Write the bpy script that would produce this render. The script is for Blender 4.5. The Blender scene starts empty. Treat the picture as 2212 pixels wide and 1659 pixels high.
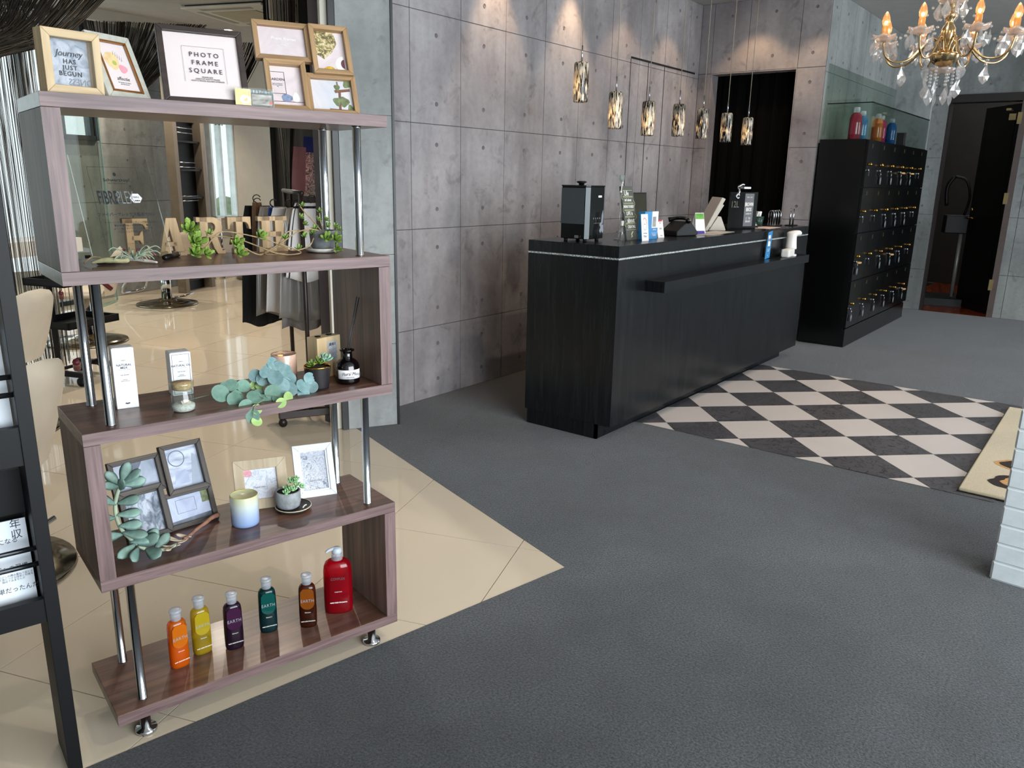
import bpy, bmesh, math, random
from mathutils import Vector, Matrix, Euler
random.seed(7)
R = math.radians
PI = math.pi
scene = bpy.context.scene
COL = scene.collection

# ---------------------------------------------------------------- camera
YAW, PITCH, ROLL, FPX = 0.65867, 0.25659, 0.01928, 1696.9
EYE = Vector((0, 0, 1.314))
cy_, sy_, cp_, sp_ = math.cos(YAW), math.sin(YAW), math.cos(PITCH), math.sin(PITCH)
fw = Vector((cy_*cp_, sy_*cp_, -sp_))
rt = Vector((sy_, -cy_, 0))
up = rt.cross(fw)
rt2 = rt*math.cos(ROLL) + up*math.sin(ROLL)
up2 = up*math.cos(ROLL) - rt*math.sin(ROLL)
camd = bpy.data.cameras.new('camera')
camo = bpy.data.objects.new('camera', camd)
COL.objects.link(camo)
camd.sensor_width = 36.0
camd.lens = FPX/2212*36.0
camd.clip_start = 0.05
camd.clip_end = 100
mw = Matrix((rt2, up2, -fw)).transposed().to_4x4()
mw.translation = EYE
camo.matrix_world = mw
scene.camera = camo

# ---------------------------------------------------------------- sky and exposure
world = bpy.data.worlds.new('overcast_sky')
scene.world = world
world.use_nodes = True
bg = world.node_tree.nodes['Background']
bg.inputs['Color'].default_value = (0.90, 0.96, 1.0, 1)
bg.inputs['Strength'].default_value = 1.3
scene.view_settings.view_transform = 'Standard'
scene.view_settings.look = 'None'
scene.view_settings.gamma = 1.0
scene.view_settings.use_curve_mapping = False
scene.view_settings.exposure = -0.15
scene.cycles.max_bounces = 5
scene.cycles.diffuse_bounces = 2
scene.cycles.glossy_bounces = 3
scene.cycles.transmission_bounces = 4
scene.cycles.transparent_max_bounces = 14
scene.cycles.caustics_reflective = False
scene.cycles.caustics_refractive = False
scene.cycles.use_adaptive_sampling = True
scene.cycles.adaptive_threshold = 0.06
scene.cycles.adaptive_min_samples = 12

def area_light(name, loc, target, sx, sy, power, col):
    l = bpy.data.lights.new(name, 'AREA')
    l.shape = 'RECTANGLE'; l.size = sx; l.size_y = sy
    l.energy = power; l.color = col
    o = bpy.data.objects.new(name, l); COL.objects.link(o)
    o.location = loc
    o.rotation_euler = (Vector(target)-Vector(loc)).to_track_quat('-Z', 'Y').to_euler()
    return o
# daylight through the glass shopfront behind the camera and the salon's window wall
area_light('shopfront_daylight', (1.0, -3.2, 1.40), (1.6, 3.0, 1.1), 4.6, 2.5, 400, (0.86, 0.94, 1.0))
area_light('entrance_daylight', (7.6, -3.2, 1.3), (7.2, 3.0, .8), 2.6, 2.3, 150, (0.86, 0.94, 1.0))
area_light('salon_window_daylight', (1.9, 9.3, 1.5), (3.6, 5.4, 0.2), 3.4, 2.4, 60, (0.86, 0.95, 1.0))

def spot(name, loc, target, power, angle, col=(1.0, 0.66, 0.38), blend=.45, size=.03):
    l = bpy.data.lights.new(name, 'SPOT')
    l.energy = power; l.color = col; l.spot_size = R(angle); l.spot_blend = blend; l.shadow_soft_size = size
    o = bpy.data.objects.new(name, l); COL.objects.link(o)
    o.location = loc
    o.rotation_euler = (Vector(target)-Vector(loc)).to_track_quat('-Z', 'Y').to_euler()
    return o

# ---------------------------------------------------------------- helpers
def lin(h):
    h = h.lstrip('#')
    out = []
    for i in (0, 2, 4):
        v = int(h[i:i+2], 16)/255
        out.append(v/12.92 if v <= .04045 else ((v+.055)/1.055)**2.4)
    return (out[0], out[1], out[2], 1)

def tag(o, label=None, cat=None, group=None, kind=None):
    if label: o['label'] = label
    if cat: o['category'] = cat
    if group: o['group'] = group
    if kind: o['kind'] = kind
    return o

def empty(name, loc=(0, 0, 0), rot=(0, 0, 0), parent=None):
    o = bpy.data.objects.new(name, None)
    o.empty_display_size = .02
    COL.objects.link(o)
    o.location = loc; o.rotation_euler = rot
    if parent: o.parent = parent
    return o

def thing(name, label, cat, loc=(0, 0, 0), rot=(0, 0, 0), group=None):
    return tag(empty(name, loc, rot), label, cat, group)

class MB:
    def __init__(s):
        s.v = []; s.f = []; s.m = []; s.s = []
    def add(s, vs, fs, mi=0, sm=False, M=None):
        b = len(s.v)
        for q in vs:
            q = Vector(q)
            s.v.append(tuple(M @ q) if M is not None else tuple(q))
        for f in fs:
            s.f.append([b+i for i in f]); s.m.append(mi); s.s.append(sm)
        return s
    def box(s, c, d, mi=0, M=None):
        x, y, z = c; a, b, e = d[0]/2, d[1]/2, d[2]/2
        vs = [(x+i*a, y+j*b, z+k*e) for k in (-1, 1) for j in (-1, 1) for i in (-1, 1)]
        return s.add(vs, [(0, 2, 3, 1), (4, 5, 7, 6), (0, 1, 5, 4), (2, 6, 7, 3), (0, 4, 6, 2), (1, 3, 7, 5)], mi, False, M)
    def b2(s, lo, hi, mi=0, M=None):
        return s.box([(lo[i]+hi[i])/2 for i in range(3)], [hi[i]-lo[i] for i in range(3)], mi, M)
    def prism(s, poly, z0, z1, mi=0, M=None, sm=False):
        n = len(poly)
        vs = [(p[0], p[1], z0) for p in poly]+[(p[0], p[1], z1) for p in poly]
        fs = [tuple(range(n-1, -1, -1)), tuple(range(n, 2*n))]
        s.add(vs, fs, mi, False, M)
        b = len(s.v)-2*n
        for i in range(n):
            j = (i+1) % n
            s.f.append([b+i, b+j, b+n+j, b+n+i]); s.m.append(mi); s.s.append(sm)
        return s
    def pxz(s, poly, y0, y1, mi=0, M=None, sm=False):       # polygon in x,z ; extruded along y
        A = Matrix(((1, 0, 0, 0), (0, 0, -1, 0), (0, 1, 0, 0), (0, 0, 0, 1)))
        A = (M @ A) if M is not None else A
        return s.prism(poly, -y1, -y0, mi, A, sm)
    def lathe(s, prof, n=24, c=(0, 0, 0), mi=0, M=None, sx=1, sy=1, cap=True):
        vs = []
        for r, z in prof:
            for i in range(n):
                a = 2*PI*i/n
                vs.append((c[0]+r*math.cos(a)*sx, c[1]+r*math.sin(a)*sy, c[2]+z))
        fs = []
        for k in range(len(prof)-1):
            for i in range(n):
                j = (i+1) % n
                fs.append((k*n+i, k*n+j, (k+1)*n+j, (k+1)*n+i))
        if cap:
            if prof[0][0] > 1e-5: fs.append(tuple(range(n-1, -1, -1)))
            if prof[-1][0] > 1e-5: fs.append(tuple((len(prof)-1)*n+i for i in range(n)))
        return s.add(vs, fs, mi, True, M)
    def tube(s, pts, r, n=8, mi=0, M=None, cap=True):
        pts = [Vector(p) for p in pts]
        rs = r if isinstance(r, (list, tuple)) else [r]*len(pts)
        vs = []; fs = []
        prev = None
        for i, p in enumerate(pts):
            t = (pts[min(i+1, len(pts)-1)]-pts[max(i-1, 0)])
            t = t.normalized() if t.length > 1e-9 else Vector((0, 0, 1))
            if prev is None:
                a = Vector((0, 0, 1)) if abs(t.z) < .9 else Vector((1, 0, 0))
                u = t.cross(a).normalized()
            else:
                u = (prev-t*prev.dot(t)).normalized()
            prev = u; w = t.cross(u)
            for k in range(n):
                an = 2*PI*k/n
                vs.append(p+(u*math.cos(an)+w*math.sin(an))*rs[i])
        for i in range(len(pts)-1):
            for k in range(n):
                j = (k+1) % n
                fs.append((i*n+k, i*n+j, (i+1)*n+j, (i+1)*n+k))
        if cap:
            fs.append(tuple(range(n-1, -1, -1))); fs.append(tuple((len(pts)-1)*n+k for k in range(n)))
        return s.add(vs, fs, mi, True, M)
    def cyl(s, p0, p1, r0, r1=None, n=16, mi=0, M=None):
        return s.tube([p0, p1], [r0, r1 if r1 is not None else r0], n, mi, M)
    def sph(s, c, r, n=12, m=8, mi=0, M=None, sc=(1, 1, 1)):
        prof = [(max(1e-6, r*math.sin(PI*i/m)), -r*math.cos(PI*i/m)) for i in range(m+1)]
        b = len(s.v)
        s.lathe(prof, n, (0, 0, 0), mi, None, cap=False)
        for i in range(b, len(s.v)):
            q = Vector((s.v[i][0]*sc[0]+c[0], s.v[i][1]*sc[1]+c[1], s.v[i][2]*sc[2]+c[2]))
            s.v[i] = tuple(M @ q) if M is not None else tuple(q)
        return s
    def grid(s, fn, nu, nv, mi=0, M=None, sm=True):
        vs = [fn(i/nu, j/nv) for j in range(nv+1) for i in range(nu+1)]
        fs = [(j*(nu+1)+i, j*(nu+1)+i+1, (j+1)*(nu+1)+i+1, (j+1)*(nu+1)+i) for j in range(nv) for i in range(nu)]
        return s.add(vs, fs, mi, sm, M)
    def mesh(s, name, mats):
        me = bpy.data.meshes.new(name)
        me.from_pydata(s.v, [], s.f)
        for m in (mats if isinstance(mats, (list, tuple)) else [mats]): me.materials.append(m)
        me.polygons.foreach_set('material_index', s.m)
        me.polygons.foreach_set('use_smooth', s.s)
        me.update()
        return me
    def build(s, name, mats, parent=None, loc=None, rot=None, bevel=0, solid=0, seg=2):
        o = bpy.data.objects.new(name, s.mesh(name, mats))
        COL.objects.link(o)
        if parent: o.parent = parent
        if loc is not None: o.location = loc
        if rot is not None: o.rotation_euler = rot
        if solid:
            md = o.modifiers.new('solid', 'SOLIDIFY'); md.thickness = solid; md.offset = 0
        if bevel:
            md = o.modifiers.new('bevel', 'BEVEL'); md.width = bevel; md.segments = seg; md.limit_method = 'ANGLE'; md.angle_limit = R(40)
        return o

def inst(me, name, parent=None, loc=(0, 0, 0), rot=(0, 0, 0), scale=(1, 1, 1)):
    o = bpy.data.objects.new(name, me); COL.objects.link(o)
    if parent: o.parent = parent
    o.location = loc; o.rotation_euler = rot; o.scale = scale
    return o

def copy_tree(o, parent=None):
    c = o.copy(); COL.objects.link(c)
    if parent: c.parent = parent
    for ch in [x for x in bpy.data.objects if x.parent == o]:
        copy_tree(ch, c)
    return c

def text(body, size, mat, parent, loc, rot=(PI/2, 0, 0), name='lettering', align='CENTER', sx=1.0, shear=0, bold=0, space=1.0, line=1.0):
    cu = bpy.data.curves.new(name, 'FONT')
    cu.body = body; cu.size = size; cu.align_x = align; cu.align_y = 'CENTER'
    cu.extrude = .0002; cu.resolution_u = 2; cu.shear = shear; cu.offset = bold
    cu.space_character = space; cu.space_line = line
    cu.materials.append(mat)
    to = bpy.data.objects.new(name, cu)
    me = bpy.data.meshes.new_from_object(to)
    bpy.data.objects.remove(to); bpy.data.curves.remove(cu)
    if not me.materials: me.materials.append(mat)
    o = bpy.data.objects.new(name, me); COL.objects.link(o)
    if parent: o.parent = parent
    o.location = loc; o.rotation_euler = rot; o.scale = (sx, 1, 1)
    return o

# ---------------------------------------------------------------- materials
def newmat(name):
    m = bpy.data.materials.new(name); m.use_nodes = True
    nt = m.node_tree
    return m, nt, nt.nodes['Principled BSDF'], nt.nodes['Material Output']

def setp(p, **k):
    nm = dict(rough='Roughness', metal='Metallic', spec='Specular IOR Level', trans='Transmission Weight', ior='IOR', coat='Coat Weight', coatr='Coat Roughness', alpha='Alpha', sheen='Sheen Weight', sub='Subsurface Weight')
    for a, b in k.items(): p.inputs[nm[a]].default_value = b

def coords(nt, kind='Object', scale=(1, 1, 1), rot=(0, 0, 0)):
    if kind == 'World':
        g = nt.nodes.new('ShaderNodeNewGeometry'); out = g.outputs['Position']
    else:
        g = nt.nodes.new('ShaderNodeTexCoord'); out = g.outputs[kind]
    mp = nt.nodes.new('ShaderNodeMapping')
    mp.inputs['Scale'].default_value = scale; mp.inputs['Rotation'].default_value = rot
    nt.links.new(out, mp.inputs['Vector'])
    return mp.outputs['Vector']

def noise(nt, vec, scale, detail=4, rough=.55, dist=0):
    n = nt.nodes.new('ShaderNodeTexNoise')
    n.inputs['Scale'].default_value = scale; n.inputs['Detail'].default_value = min(detail, 3)
    n.inputs['Roughness'].default_value = rough; n.inputs['Distortion'].default_value = dist
    nt.links.new(vec, n.inputs['Vector'])
    return n.outputs['Fac']

def ramp(nt, fac, stops):
    r = nt.nodes.new('ShaderNodeValToRGB')
    while len(r.color_ramp.elements) < len(stops): r.color_ramp.elements.new(.5)
    for e, (p, c) in zip(r.color_ramp.elements, stops):
        e.position = p; e.color = c if len(c) == 4 else (*c, 1)
    nt.links.new(fac, r.inputs['Fac'])
    return r.outputs['Color']

def bump(nt, p, h, strength, dist=.002):
    b = nt.nodes.new('ShaderNodeBump')
    b.inputs['Strength'].default_value = strength; b.inputs['Distance'].default_value = dist
    nt.links.new(h, b.inputs['Height']); nt.links.new(b.outputs['Normal'], p.inputs['Normal'])

def mix(nt, fac, a, b, mode='MIX'):
    m = nt.nodes.new('ShaderNodeMix'); m.data_type = 'RGBA'; m.blend_type = mode
    if isinstance(fac, (int, float)): m.inputs[0].default_value = fac
    else: nt.links.new(fac, m.inputs[0])
    for i, x in ((6, a), (7, b)):
        if isinstance(x, (tuple, list)): m.inputs[i].default_value = x
        else: nt.links.new(x, m.inputs[i])
    return m.outputs[2]

def mat(name, col, rough=.5, metal=0, var=.12, vs=9, bmp=0, bs=60, kind='Object', **k):
    """plain coloured surface with a soft procedural mottling and optional fine relief"""
    m, nt, p, out = newmat(name)
    col = lin(col) if isinstance(col, str) else col
    v = coords(nt, kind)
    if var:
        f = noise(nt, v, vs, 3)
        d = tuple(max(0, c*(1-var)) for c in col[:3])+(1,)
        l = tuple(min(1, c*(1+var)) for c in col[:3])+(1,)
        nt.links.new(ramp(nt, f, [(.3, d), (.7, l)]), p.inputs['Base Color'])
    else: p.inputs['Base Color'].default_value = col
    setp(p, rough=rough, metal=metal, **k)
    if bmp: bump(nt, p, noise(nt, v, bs, 3), bmp, .003)
    return m

def glow(name, col, strength):
    m, nt, p, out = newmat(name)
    c = lin(col) if isinstance(col, str) else col
    p.inputs['Base Color'].default_value = c
    p.inputs['Emission Color'].default_value = c
    p.inputs['Emission Strength'].default_value = strength
    return m

def clear(name, tint, f0=.08, rough=.02, body=0.0, bodycol=None, transl=False):
    """thin clear material: tinted transparency, fresnel gloss, optional coloured body"""
    m = bpy.data.materials.new(name); m.use_nodes = True
    nt = m.node_tree; nt.nodes.clear()
    out = nt.nodes.new('ShaderNodeOutputMaterial')
    tr = nt.nodes.new('ShaderNodeBsdfTransparent'); tr.inputs['Color'].default_value = lin(tint) if isinstance(tint, str) else tint
    base = tr.outputs[0]
    if body > 0:
        df = nt.nodes.new('ShaderNodeBsdfDiffuse'); df.inputs['Color'].default_value = lin(bodycol)
        if transl:
            tl = nt.nodes.new('ShaderNodeBsdfTranslucent'); tl.inputs['Color'].default_value = lin(bodycol)
            ad = nt.nodes.new('ShaderNodeMixShader'); ad.inputs[0].default_value = .5
            nt.links.new(df.outputs[0], ad.inputs[1]); nt.links.new(tl.outputs[0], ad.inputs[2]); dfo = ad.outputs[0]
        else: dfo = df.outputs[0]
        mx = nt.nodes.new('ShaderNodeMixShader'); mx.inputs[0].default_value = body
        nt.links.new(base, mx.inputs[1]); nt.links.new(dfo, mx.inputs[2]); base = mx.outputs[0]
    gl = nt.nodes.new('ShaderNodeBsdfGlossy'); gl.inputs['Roughness'].default_value = rough
    lw = nt.nodes.new('ShaderNodeLayerWeight'); lw.inputs['Blend'].default_value = .5
    pw = nt.nodes.new('ShaderNodeMath'); pw.operation = 'POWER'; pw.inputs[1].default_value = 4.5
    nt.links.new(lw.outputs['Facing'], pw.inputs[0])
    mr = nt.nodes.new('ShaderNodeMapRange'); mr.inputs[3].default_value = f0; mr.inputs[4].default_value = .6
    nt.links.new(pw.outputs[0], mr.inputs[0])
    mx2 = nt.nodes.new('ShaderNodeMixShader')
    nt.links.new(mr.outputs[0], mx2.inputs[0]); nt.links.new(base, mx2.inputs[1]); nt.links.new(gl.outputs[0], mx2.inputs[2])
    nt.links.new(mx2.outputs[0], out.inputs['Surface'])
    return m

def wood(name, dark, light, axis='x', scale=1.0, rough=.4, contrast=1.0, coat=0.0, bm=.05):
    m, nt, p, out = newmat(name)
    st = {'x': (1.2, 26, 26), 'y': (26, 1.2, 26), 'z': (26, 26, 1.2)}[axis]
    v = coords(nt, 'Object', tuple(q*scale for q in st))
    f1 = noise(nt, v, 1.6, 6, .6, .6)
    st2 = {'x': (.35, 5, 5), 'y': (5, .35, 5), 'z': (5, 5, .35)}[axis]
    v2 = coords(nt, 'Object', tuple(q*scale for q in st2))
    f2 = noise(nt, v2, 2.3, 2, .5, .3)
    d, l = lin(dark), lin(light)
    md = tuple((a+b)/2 for a, b in zip(d, l))
    c1 = ramp(nt, f1, [(.3, d), (.5, md), (.68, l)])
    c2 = ramp(nt, f2, [(.35, (.62, .62, .62, 1)), (.65, (1.12, 1.12, 1.12, 1))])
    nt.links.new(mix(nt, contrast, c1, c2, 'MULTIPLY'), p.inputs['Base Color'])
    setp(p, rough=rough, coat=coat, coatr=.15)
    bump(nt, p, f1, bm, .001)
    return m

def concrete(name, base, tint, amt=1.0):
    m, nt, p, out = newmat(name)
    v = coords(nt, 'World')
    big = noise(nt, v, 1.3, 5, .6, .4)
    vs = coords(nt, 'World', (2.5, 2.5, .5))
    streak = noise(nt, vs, 1.8, 4, .6, .2)
    fine = noise(nt, v, 26, 5, .65)
    b = lin(base); t = lin(tint)
    c = ramp(nt, big, [(.32, t), (.66, b)])
    c = mix(nt, .75*amt, c, ramp(nt, streak, [(.32, (.62, .61, .62, 1)), (.5, (.95, .95, .95, 1)), (.66, (1.12, 1.12, 1.12, 1))]), 'MULTIPLY')
    spots = noise(nt, v, 7, 6, .7, .5)
    c = mix(nt, .7*amt, c, ramp(nt, spots, [(.30, (.62, .61, .61, 1)), (.42, (1, 1, 1, 1))]), 'MULTIPLY')
    c = mix(nt, .3*amt, c, ramp(nt, fine, [(.35, (.7, .7, .7, 1)), (.6, (1.05, 1.05, 1.05, 1))]), 'MULTIPLY')
    nt.links.new(c, p.inputs['Base Color'])
    setp(p, rough=.62, spec=.35)
    bump(nt, p, fine, .12, .002)
    return m

MC = concrete('mauve_concrete', '#aea9aa', '#908a8c')
MG = concrete('grey_concrete', '#9a9d9b', '#7f8381')
MW = concrete('pale_concrete', '#a9acab', '#8e9291')
M_gap = mat('joint_grey', '#5c5456', .8)  # grey colour of the joints between panels
M_hole = mat('tie_hole', '#746c6e', .8)  # dark colour on proud plugs stands in for the shade of recessed holes
M_black = mat('black_lacquer', '#0c0e11', .28, var=.1)
M_blackmat = mat('black_paint', '#0a0b0d', .5, var=.1, spec=.3)
M_white = mat('white_plastic', '#eceae6', .35, var=.03)
M_paper = mat('white_paper', '#efeeee', .6, var=.02)
M_ink = mat('dark_ink', '#20242c', .6, var=0)
M_grey_ink = mat('grey_ink', '#7b7f86', .6, var=0)
M_white_ink = mat('white_ink', '#f2f2ee', .5, var=0)
M_chrome = mat('chrome', '#c9cdd2', .12, 1, var=.02)
M_chrome_b = mat('brushed_chrome', '#b5bac0', .22, 1, var=.04)
M_gold = mat('polished_brass', '#c79a4a', .16, 1, var=.05)
M_gap2 = mat('black_trim', '#0a0a0a', .4)

# black stained ash of the counter
def black_ash(name, col='#0d0f11', hi='#1a1d20'):
    m, nt, p, out = newmat(name)
    v = coords(nt, 'Object', (38, 38, 2.0))
    f = noise(nt, v, 1.4, 6, .62, .8)
    nt.links.new(ramp(nt, f, [(.38, lin(col)), (.66, lin(hi))]), p.inputs['Base Color'])
    setp(p, rough=.26, spec=.32)
    bump(nt, p, f, .08, .001)
    return m
M_ash = black_ash('black_stained_ash')

def carpet_mat():
    m, nt, p, out = newmat('charcoal_carpet')
    v = coords(nt, 'World')
    f = noise(nt, v, 150, 4, .75)
    g = noise(nt, v, 1.1, 4, .6, .3)
    c = ramp(nt, f, [(.35, lin('#212428')), (.65, lin('#52575c'))])
    c = mix(nt, .75, c, ramp(nt, g, [(.35, (.66, .65, .63, 1)), (.66, (1.18, 1.18, 1.18, 1))]), 'MULTIPLY')
    g3 = noise(nt, v, 5.5, 5, .65, .6)
    c = mix(nt, .42, c, ramp(nt, g3, [(.34, (.72, .71, .70, 1)), (.62, (1.14, 1.14, 1.15, 1))]), 'MULTIPLY')
    nt.links.new(c, p.inputs['Base Color'])
    setp(p, rough=.95, spec=.2, sheen=.25)
    bump(nt, p, f, .7, .004)
    return m
M_carpet = carpet_mat()

def marble_tile(name, base, vein, scale, rough, veins=True, sharp=.06, spec=.5):
    m, nt, p, out = newmat(name)
    v = coords(nt, 'World')
    cl = noise(nt, v, 3.0*scale, 4, .55, .4)
    b = lin(base); w = lin(vein)
    md = tuple(.75*a+.25*c for a, c in zip(b, w))
    c = ramp(nt, cl, [(.3, md), (.65, b)])
    if veins:
        n = noise(nt, v, 9*scale, 5, .6, 1.8)
        c = mix(nt, ramp(nt, n, [(.5-sharp, (0, 0, 0, 1)), (.5, (1, 1, 1, 1)), (.5+sharp, (0, 0, 0, 1))]), c, w)
    nt.links.new(c, p.inputs['Base Color'])
    setp(p, rough=rough, spec=spec)
    return m
M_floor = marble_tile('cream_polished_tile', '#d5c8b3', '#cab89d', .35, .05, False)
M_ck_w = marble_tile('white_marble_tile', '#ded7d3', '#cdc4c1', 1.2, .35, False)
M_ck_b = marble_tile('black_marble_tile', '#5c5b60', '#1d1c20', 1.1, .35, True, .03)
M_grout = mat('floor_grout', '#9c8a70', .7)

# ---------------------------------------------------------------- polygon clipping for floors
def clip(poly, a, b):
    """keep the part of poly on the left of the line a->b"""
    out = []
    def sd(q): return (b[0]-a[0])*(q[1]-a[1])-(b[1]-a[1])*(q[0]-a[0])
    for i in range(len(poly)):
        p, q = poly[i], poly[(i+1) % len(poly)]
        sp, sq = sd(p), sd(q)
        if sp >= 0: out.append(p)
        if (sp > 0 > sq) or (sp < 0 < sq):
            t = sp/(sp-sq)
            out.append((p[0]+(q[0]-p[0])*t, p[1]+(q[1]-p[1])*t))
    return out

def area(poly):
    return .5*abs(sum(poly[i][0]*poly[(i+1) % len(poly)][1]-poly[(i+1) % len(poly)][0]*poly[i][1] for i in range(len(poly))))

def struct(o):
    o['kind'] = 'structure'
    return o

HC = 2.77
# carpet
cp = [(-3.2, 2.42), (.603, 1.671), (2.096, 1.373), (2.65, 3.066), (2.70, 3.26), (9.46, 3.26), (9.46, -4), (-3.2, -4)]
fl = struct(MB().prism(cp[::-1], -.05, 0, 0).build('floor', M_carpet))
# cream tiles, laid at 20 degrees
g = struct(MB().prism([(-3.2, 2.3), (2.6, 1.2), (9.5, 3.2), (9.5, 11.5), (-3.2, 11.5)], -.06, -.006).build('floor_cream_tiles', M_grout))
ua = R(20.4); uv = (math.cos(ua), math.sin(ua)); nv = (-uv[1], uv[0])
DU, DN = .587, .556
U0, N0 = 1.358, .753
for i in range(-6, 16):
    for j in range(-1, 14):
        gp = .0016
        q = []
        for di, dj in ((0, 0), (1, 0), (1, 1), (0, 1)):
            u = U0+(i+di)*DU+(gp if di == 0 else -gp); n = N0+(j+dj)*DN+(gp if dj == 0 else -gp)
            q.append((u*uv[0]+n*nv[0], u*uv[1]+n*nv[1]))
        q = clip(q, (-3.2, 2.4284), (2.096, 1.373))      # keep what lies beyond the carpet edge
        if len(q) < 3: continue
        cx = sum(a for a, b in q)/len(q); cyy = sum(b for a, b in q)/len(q)
        if cyy < 3.25:
            q = clip(q, (2.096, 1.373), (2.712, 3.255))
        if len(q) < 3 or area(q) < .0004: continue
        if N0+(j+.5)*DN > 6.75 or cx < -1.5: continue
        if math.atan2(cyy, cx) > 1.45 or cyy > 10: continue
        MB().prism(q, -.012, -.0008).build('tile', M_floor, g)
# chequered tiles
ck = struct(MB().b2((3.765, .28, .0005), (5.64, 2.03, .0022)).build('floor_chequer', mat('chequer_joint', '#c9c2bf', .5)))
TH = -.7933; TX, TY, TS = 4.919, 1.2445, .3001
ct, st = math.cos(TH), math.sin(TH)
for i in range(-9, 10):
    for j in range(-9, 10):
        q = []
        e = .0012
        for di, dj in ((0, 0), (1, 0), (1, 1), (0, 1)):
            a = (i+di)*TS+(e if di == 0 else -e); b = (j+dj)*TS+(e if dj == 0 else -e)
            q.append((TX+a*ct-b*st, TY+a*st+b*ct))
        for A, B in (((3.765, 9), (3.765, 0)), ((5.64, 0), (5.64, 9)), ((0, .28), (9, .28)), ((9, 2.03), (0, 2.03))):
            q = clip(q, A, B)
            if len(q) < 3: break
        if len(q) < 3 or area(q) < .0002: continue
        MB().prism(q, .001, .004).build('tile', M_ck_w if (i+j) % 2 else M_ck_b, ck)

# ---------------------------------------------------------------- walls of formwork panels with tie holes
hole_me = MB().lathe([(.0125, -.001), (.0120, .0012), (.0105, .0018), (.0090, .0008), (.00001, .0006)], 16, cap=False).mesh('tie_hole', M_hole)
def panel_wall(name, o, u, n, us, zs, m, holes=True, skip=None, thick=.10, gap=.0022, back=True, hz=.11, hu=None):
    """o origin on the face plane, u direction along the wall, n face normal; us,zs joint positions"""
    o = Vector(o); u = Vector(u).normalized(); n = Vector(n).normalized(); z = Vector((0, 0, 1))
    M = Matrix((u, -n, z)).transposed().to_4x4(); M.translation = o
    root = struct(empty(name))
    root.matrix_world = M
    cells = [(a, b, c, d) for a, b in zip(us, us[1:]) for c, d in zip(zs, zs[1:])]
    cells = [q for q in cells if not (skip and skip((q[0]+q[1])/2, (q[2]+q[3])/2))]
    if back:
        bk = MB()
        for a, b, c, d in cells: bk.b2((a, .007, c), (b, thick, d))
        bk.build('joint_backing', M_gap, root)
    cache = {}
    for a, b, c, d in cells:
        key = (round(b-a, 3), round(d-c, 3))
        if key not in cache:
            w, h = b-a, d-c
            cache[key] = MB().b2((-w/2+gap, 0, -h/2+gap), (w/2-gap, .008, h/2-gap)).mesh('panel', m)
        pn = inst(cache[key], 'panel', root, ((a+b)/2, random.uniform(-.0006, .0006), (c+d)/2))
        if holes and b-a > .2 and d-c > .3:
            for s in (-1, 1):
                h = inst(hole_me, 'tie_hole', pn, (0, -.0004, s*((d-c)/2-hz)), (PI/2, 0, 0))
    return root

VW = .4138; V0 = 3.2279
us = [2.83]+[V0+k*VW for k in range(0, 9)]+[6.757]
zs = [0, .441, 1.020, 1.599, 2.178, HC]
def in_door(u, z): return False
wb = panel_wall('wall_back', (0, 3.2375, 0), (1, 0, 0), (0, -1, 0), us, zs, MC)
# flush door in the back wall: fine dark lines around a leaf
d1 = struct(empty('door_1', (5.579, 3.2375, 0)))
MB().b2((0, -.004, 2.208), (1.10, .002, 2.222)).build('head_gap', M_gap2, d1)
for x in (0, .276, .547): MB().b2((x-.003, -.0022, 0), (x+.003, .002, 2.208)).build('leaf_gap', M_gap2, d1)

# alcove wall with the curtained opening
ws = panel_wall('wall_alcove', (6.757, 3.2375, 0), (0, -1, 0), (-1, 0, 0), [0, .113, .43, .86, 1.085], zs[:4]+[2.215, HC], MC, skip=lambda u, z: .11 < u < .86 and z < 2.215)
MB().b2((.113, .001, 0), (.121, .14, 2.215)).b2((.852, .001, 0), (.86, .14, 2.215)).b2((.121, .001, 2.207), (.852, .14, 2.215)).build('opening_lining', MC, ws)
# side wall behind the lockers and far wall with the doorway
panel_wall('wall_side', (6.757, 2.15, 0), (1, 0, 0), (0, -1, 0), [.006]+[.22+.414*k for k in range(0, 7)]+[2.703], zs[:5]+[HC], MG)
fw_us = [0, .19, .43, 1.11, 1.2, 1.62, 2.03, 2.45, 3.0, 4.0, 5.0, 6.1]
panel_wall('wall_far', (9.46, 2.15, 0), (0, -1, 0), (-1, 0, 0), fw_us, zs[:4]+[2.215, HC], MG, skip=lambda u, z: .43 < u < 1.11 and z < 2.215, hz=.09)
struct(MB().b2((9.0, 1.80, 0), (9.06, 2.15, HC)).build('trim_1', MW))
# little wing wall beside the cream-tiled floor
w0 = Vector((2.86, 2.999, 0)); w1 = Vector((2.625, 3.125, 0))
wd = (w0-w1); wl = wd.length; wn = Vector((wd.y, -wd.x, 0)).normalized()
ww = panel_wall('wall_wing', w1, wd, wn, [0, wl], [0, .45, .92, 1.60, 2.178, HC], MW, holes=False, gap=.0012, thick=.02)
MB().b2((0, .02, 0), (wl-.001, .24, HC)).build('core', MW, ww)
for zz in (.24, .75, 1.04, 1.50, 1.66, 2.25): inst(hole_me, 'tie_hole', ww, (wl*.33, -.0006, zz), (PI/2, 0, 0), (1.25, 1.25, 1))
struct(MB().b2((wl, -.006, 0), (wl+.012, .24, HC)).build('trim_2', M_gap2, None, w1, (0, 0, math.atan2(wd.y, wd.x))))
struct(MB().b2((-.03, -.003, 0), (-.002, .035, HC)).build('trim_3', M_gap2, None, w1, (0, 0, math.atan2(wd.y, wd.x))))
M_cream = mat('cream_paint', '#d9d3c4', .6, var=.04)
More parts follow.
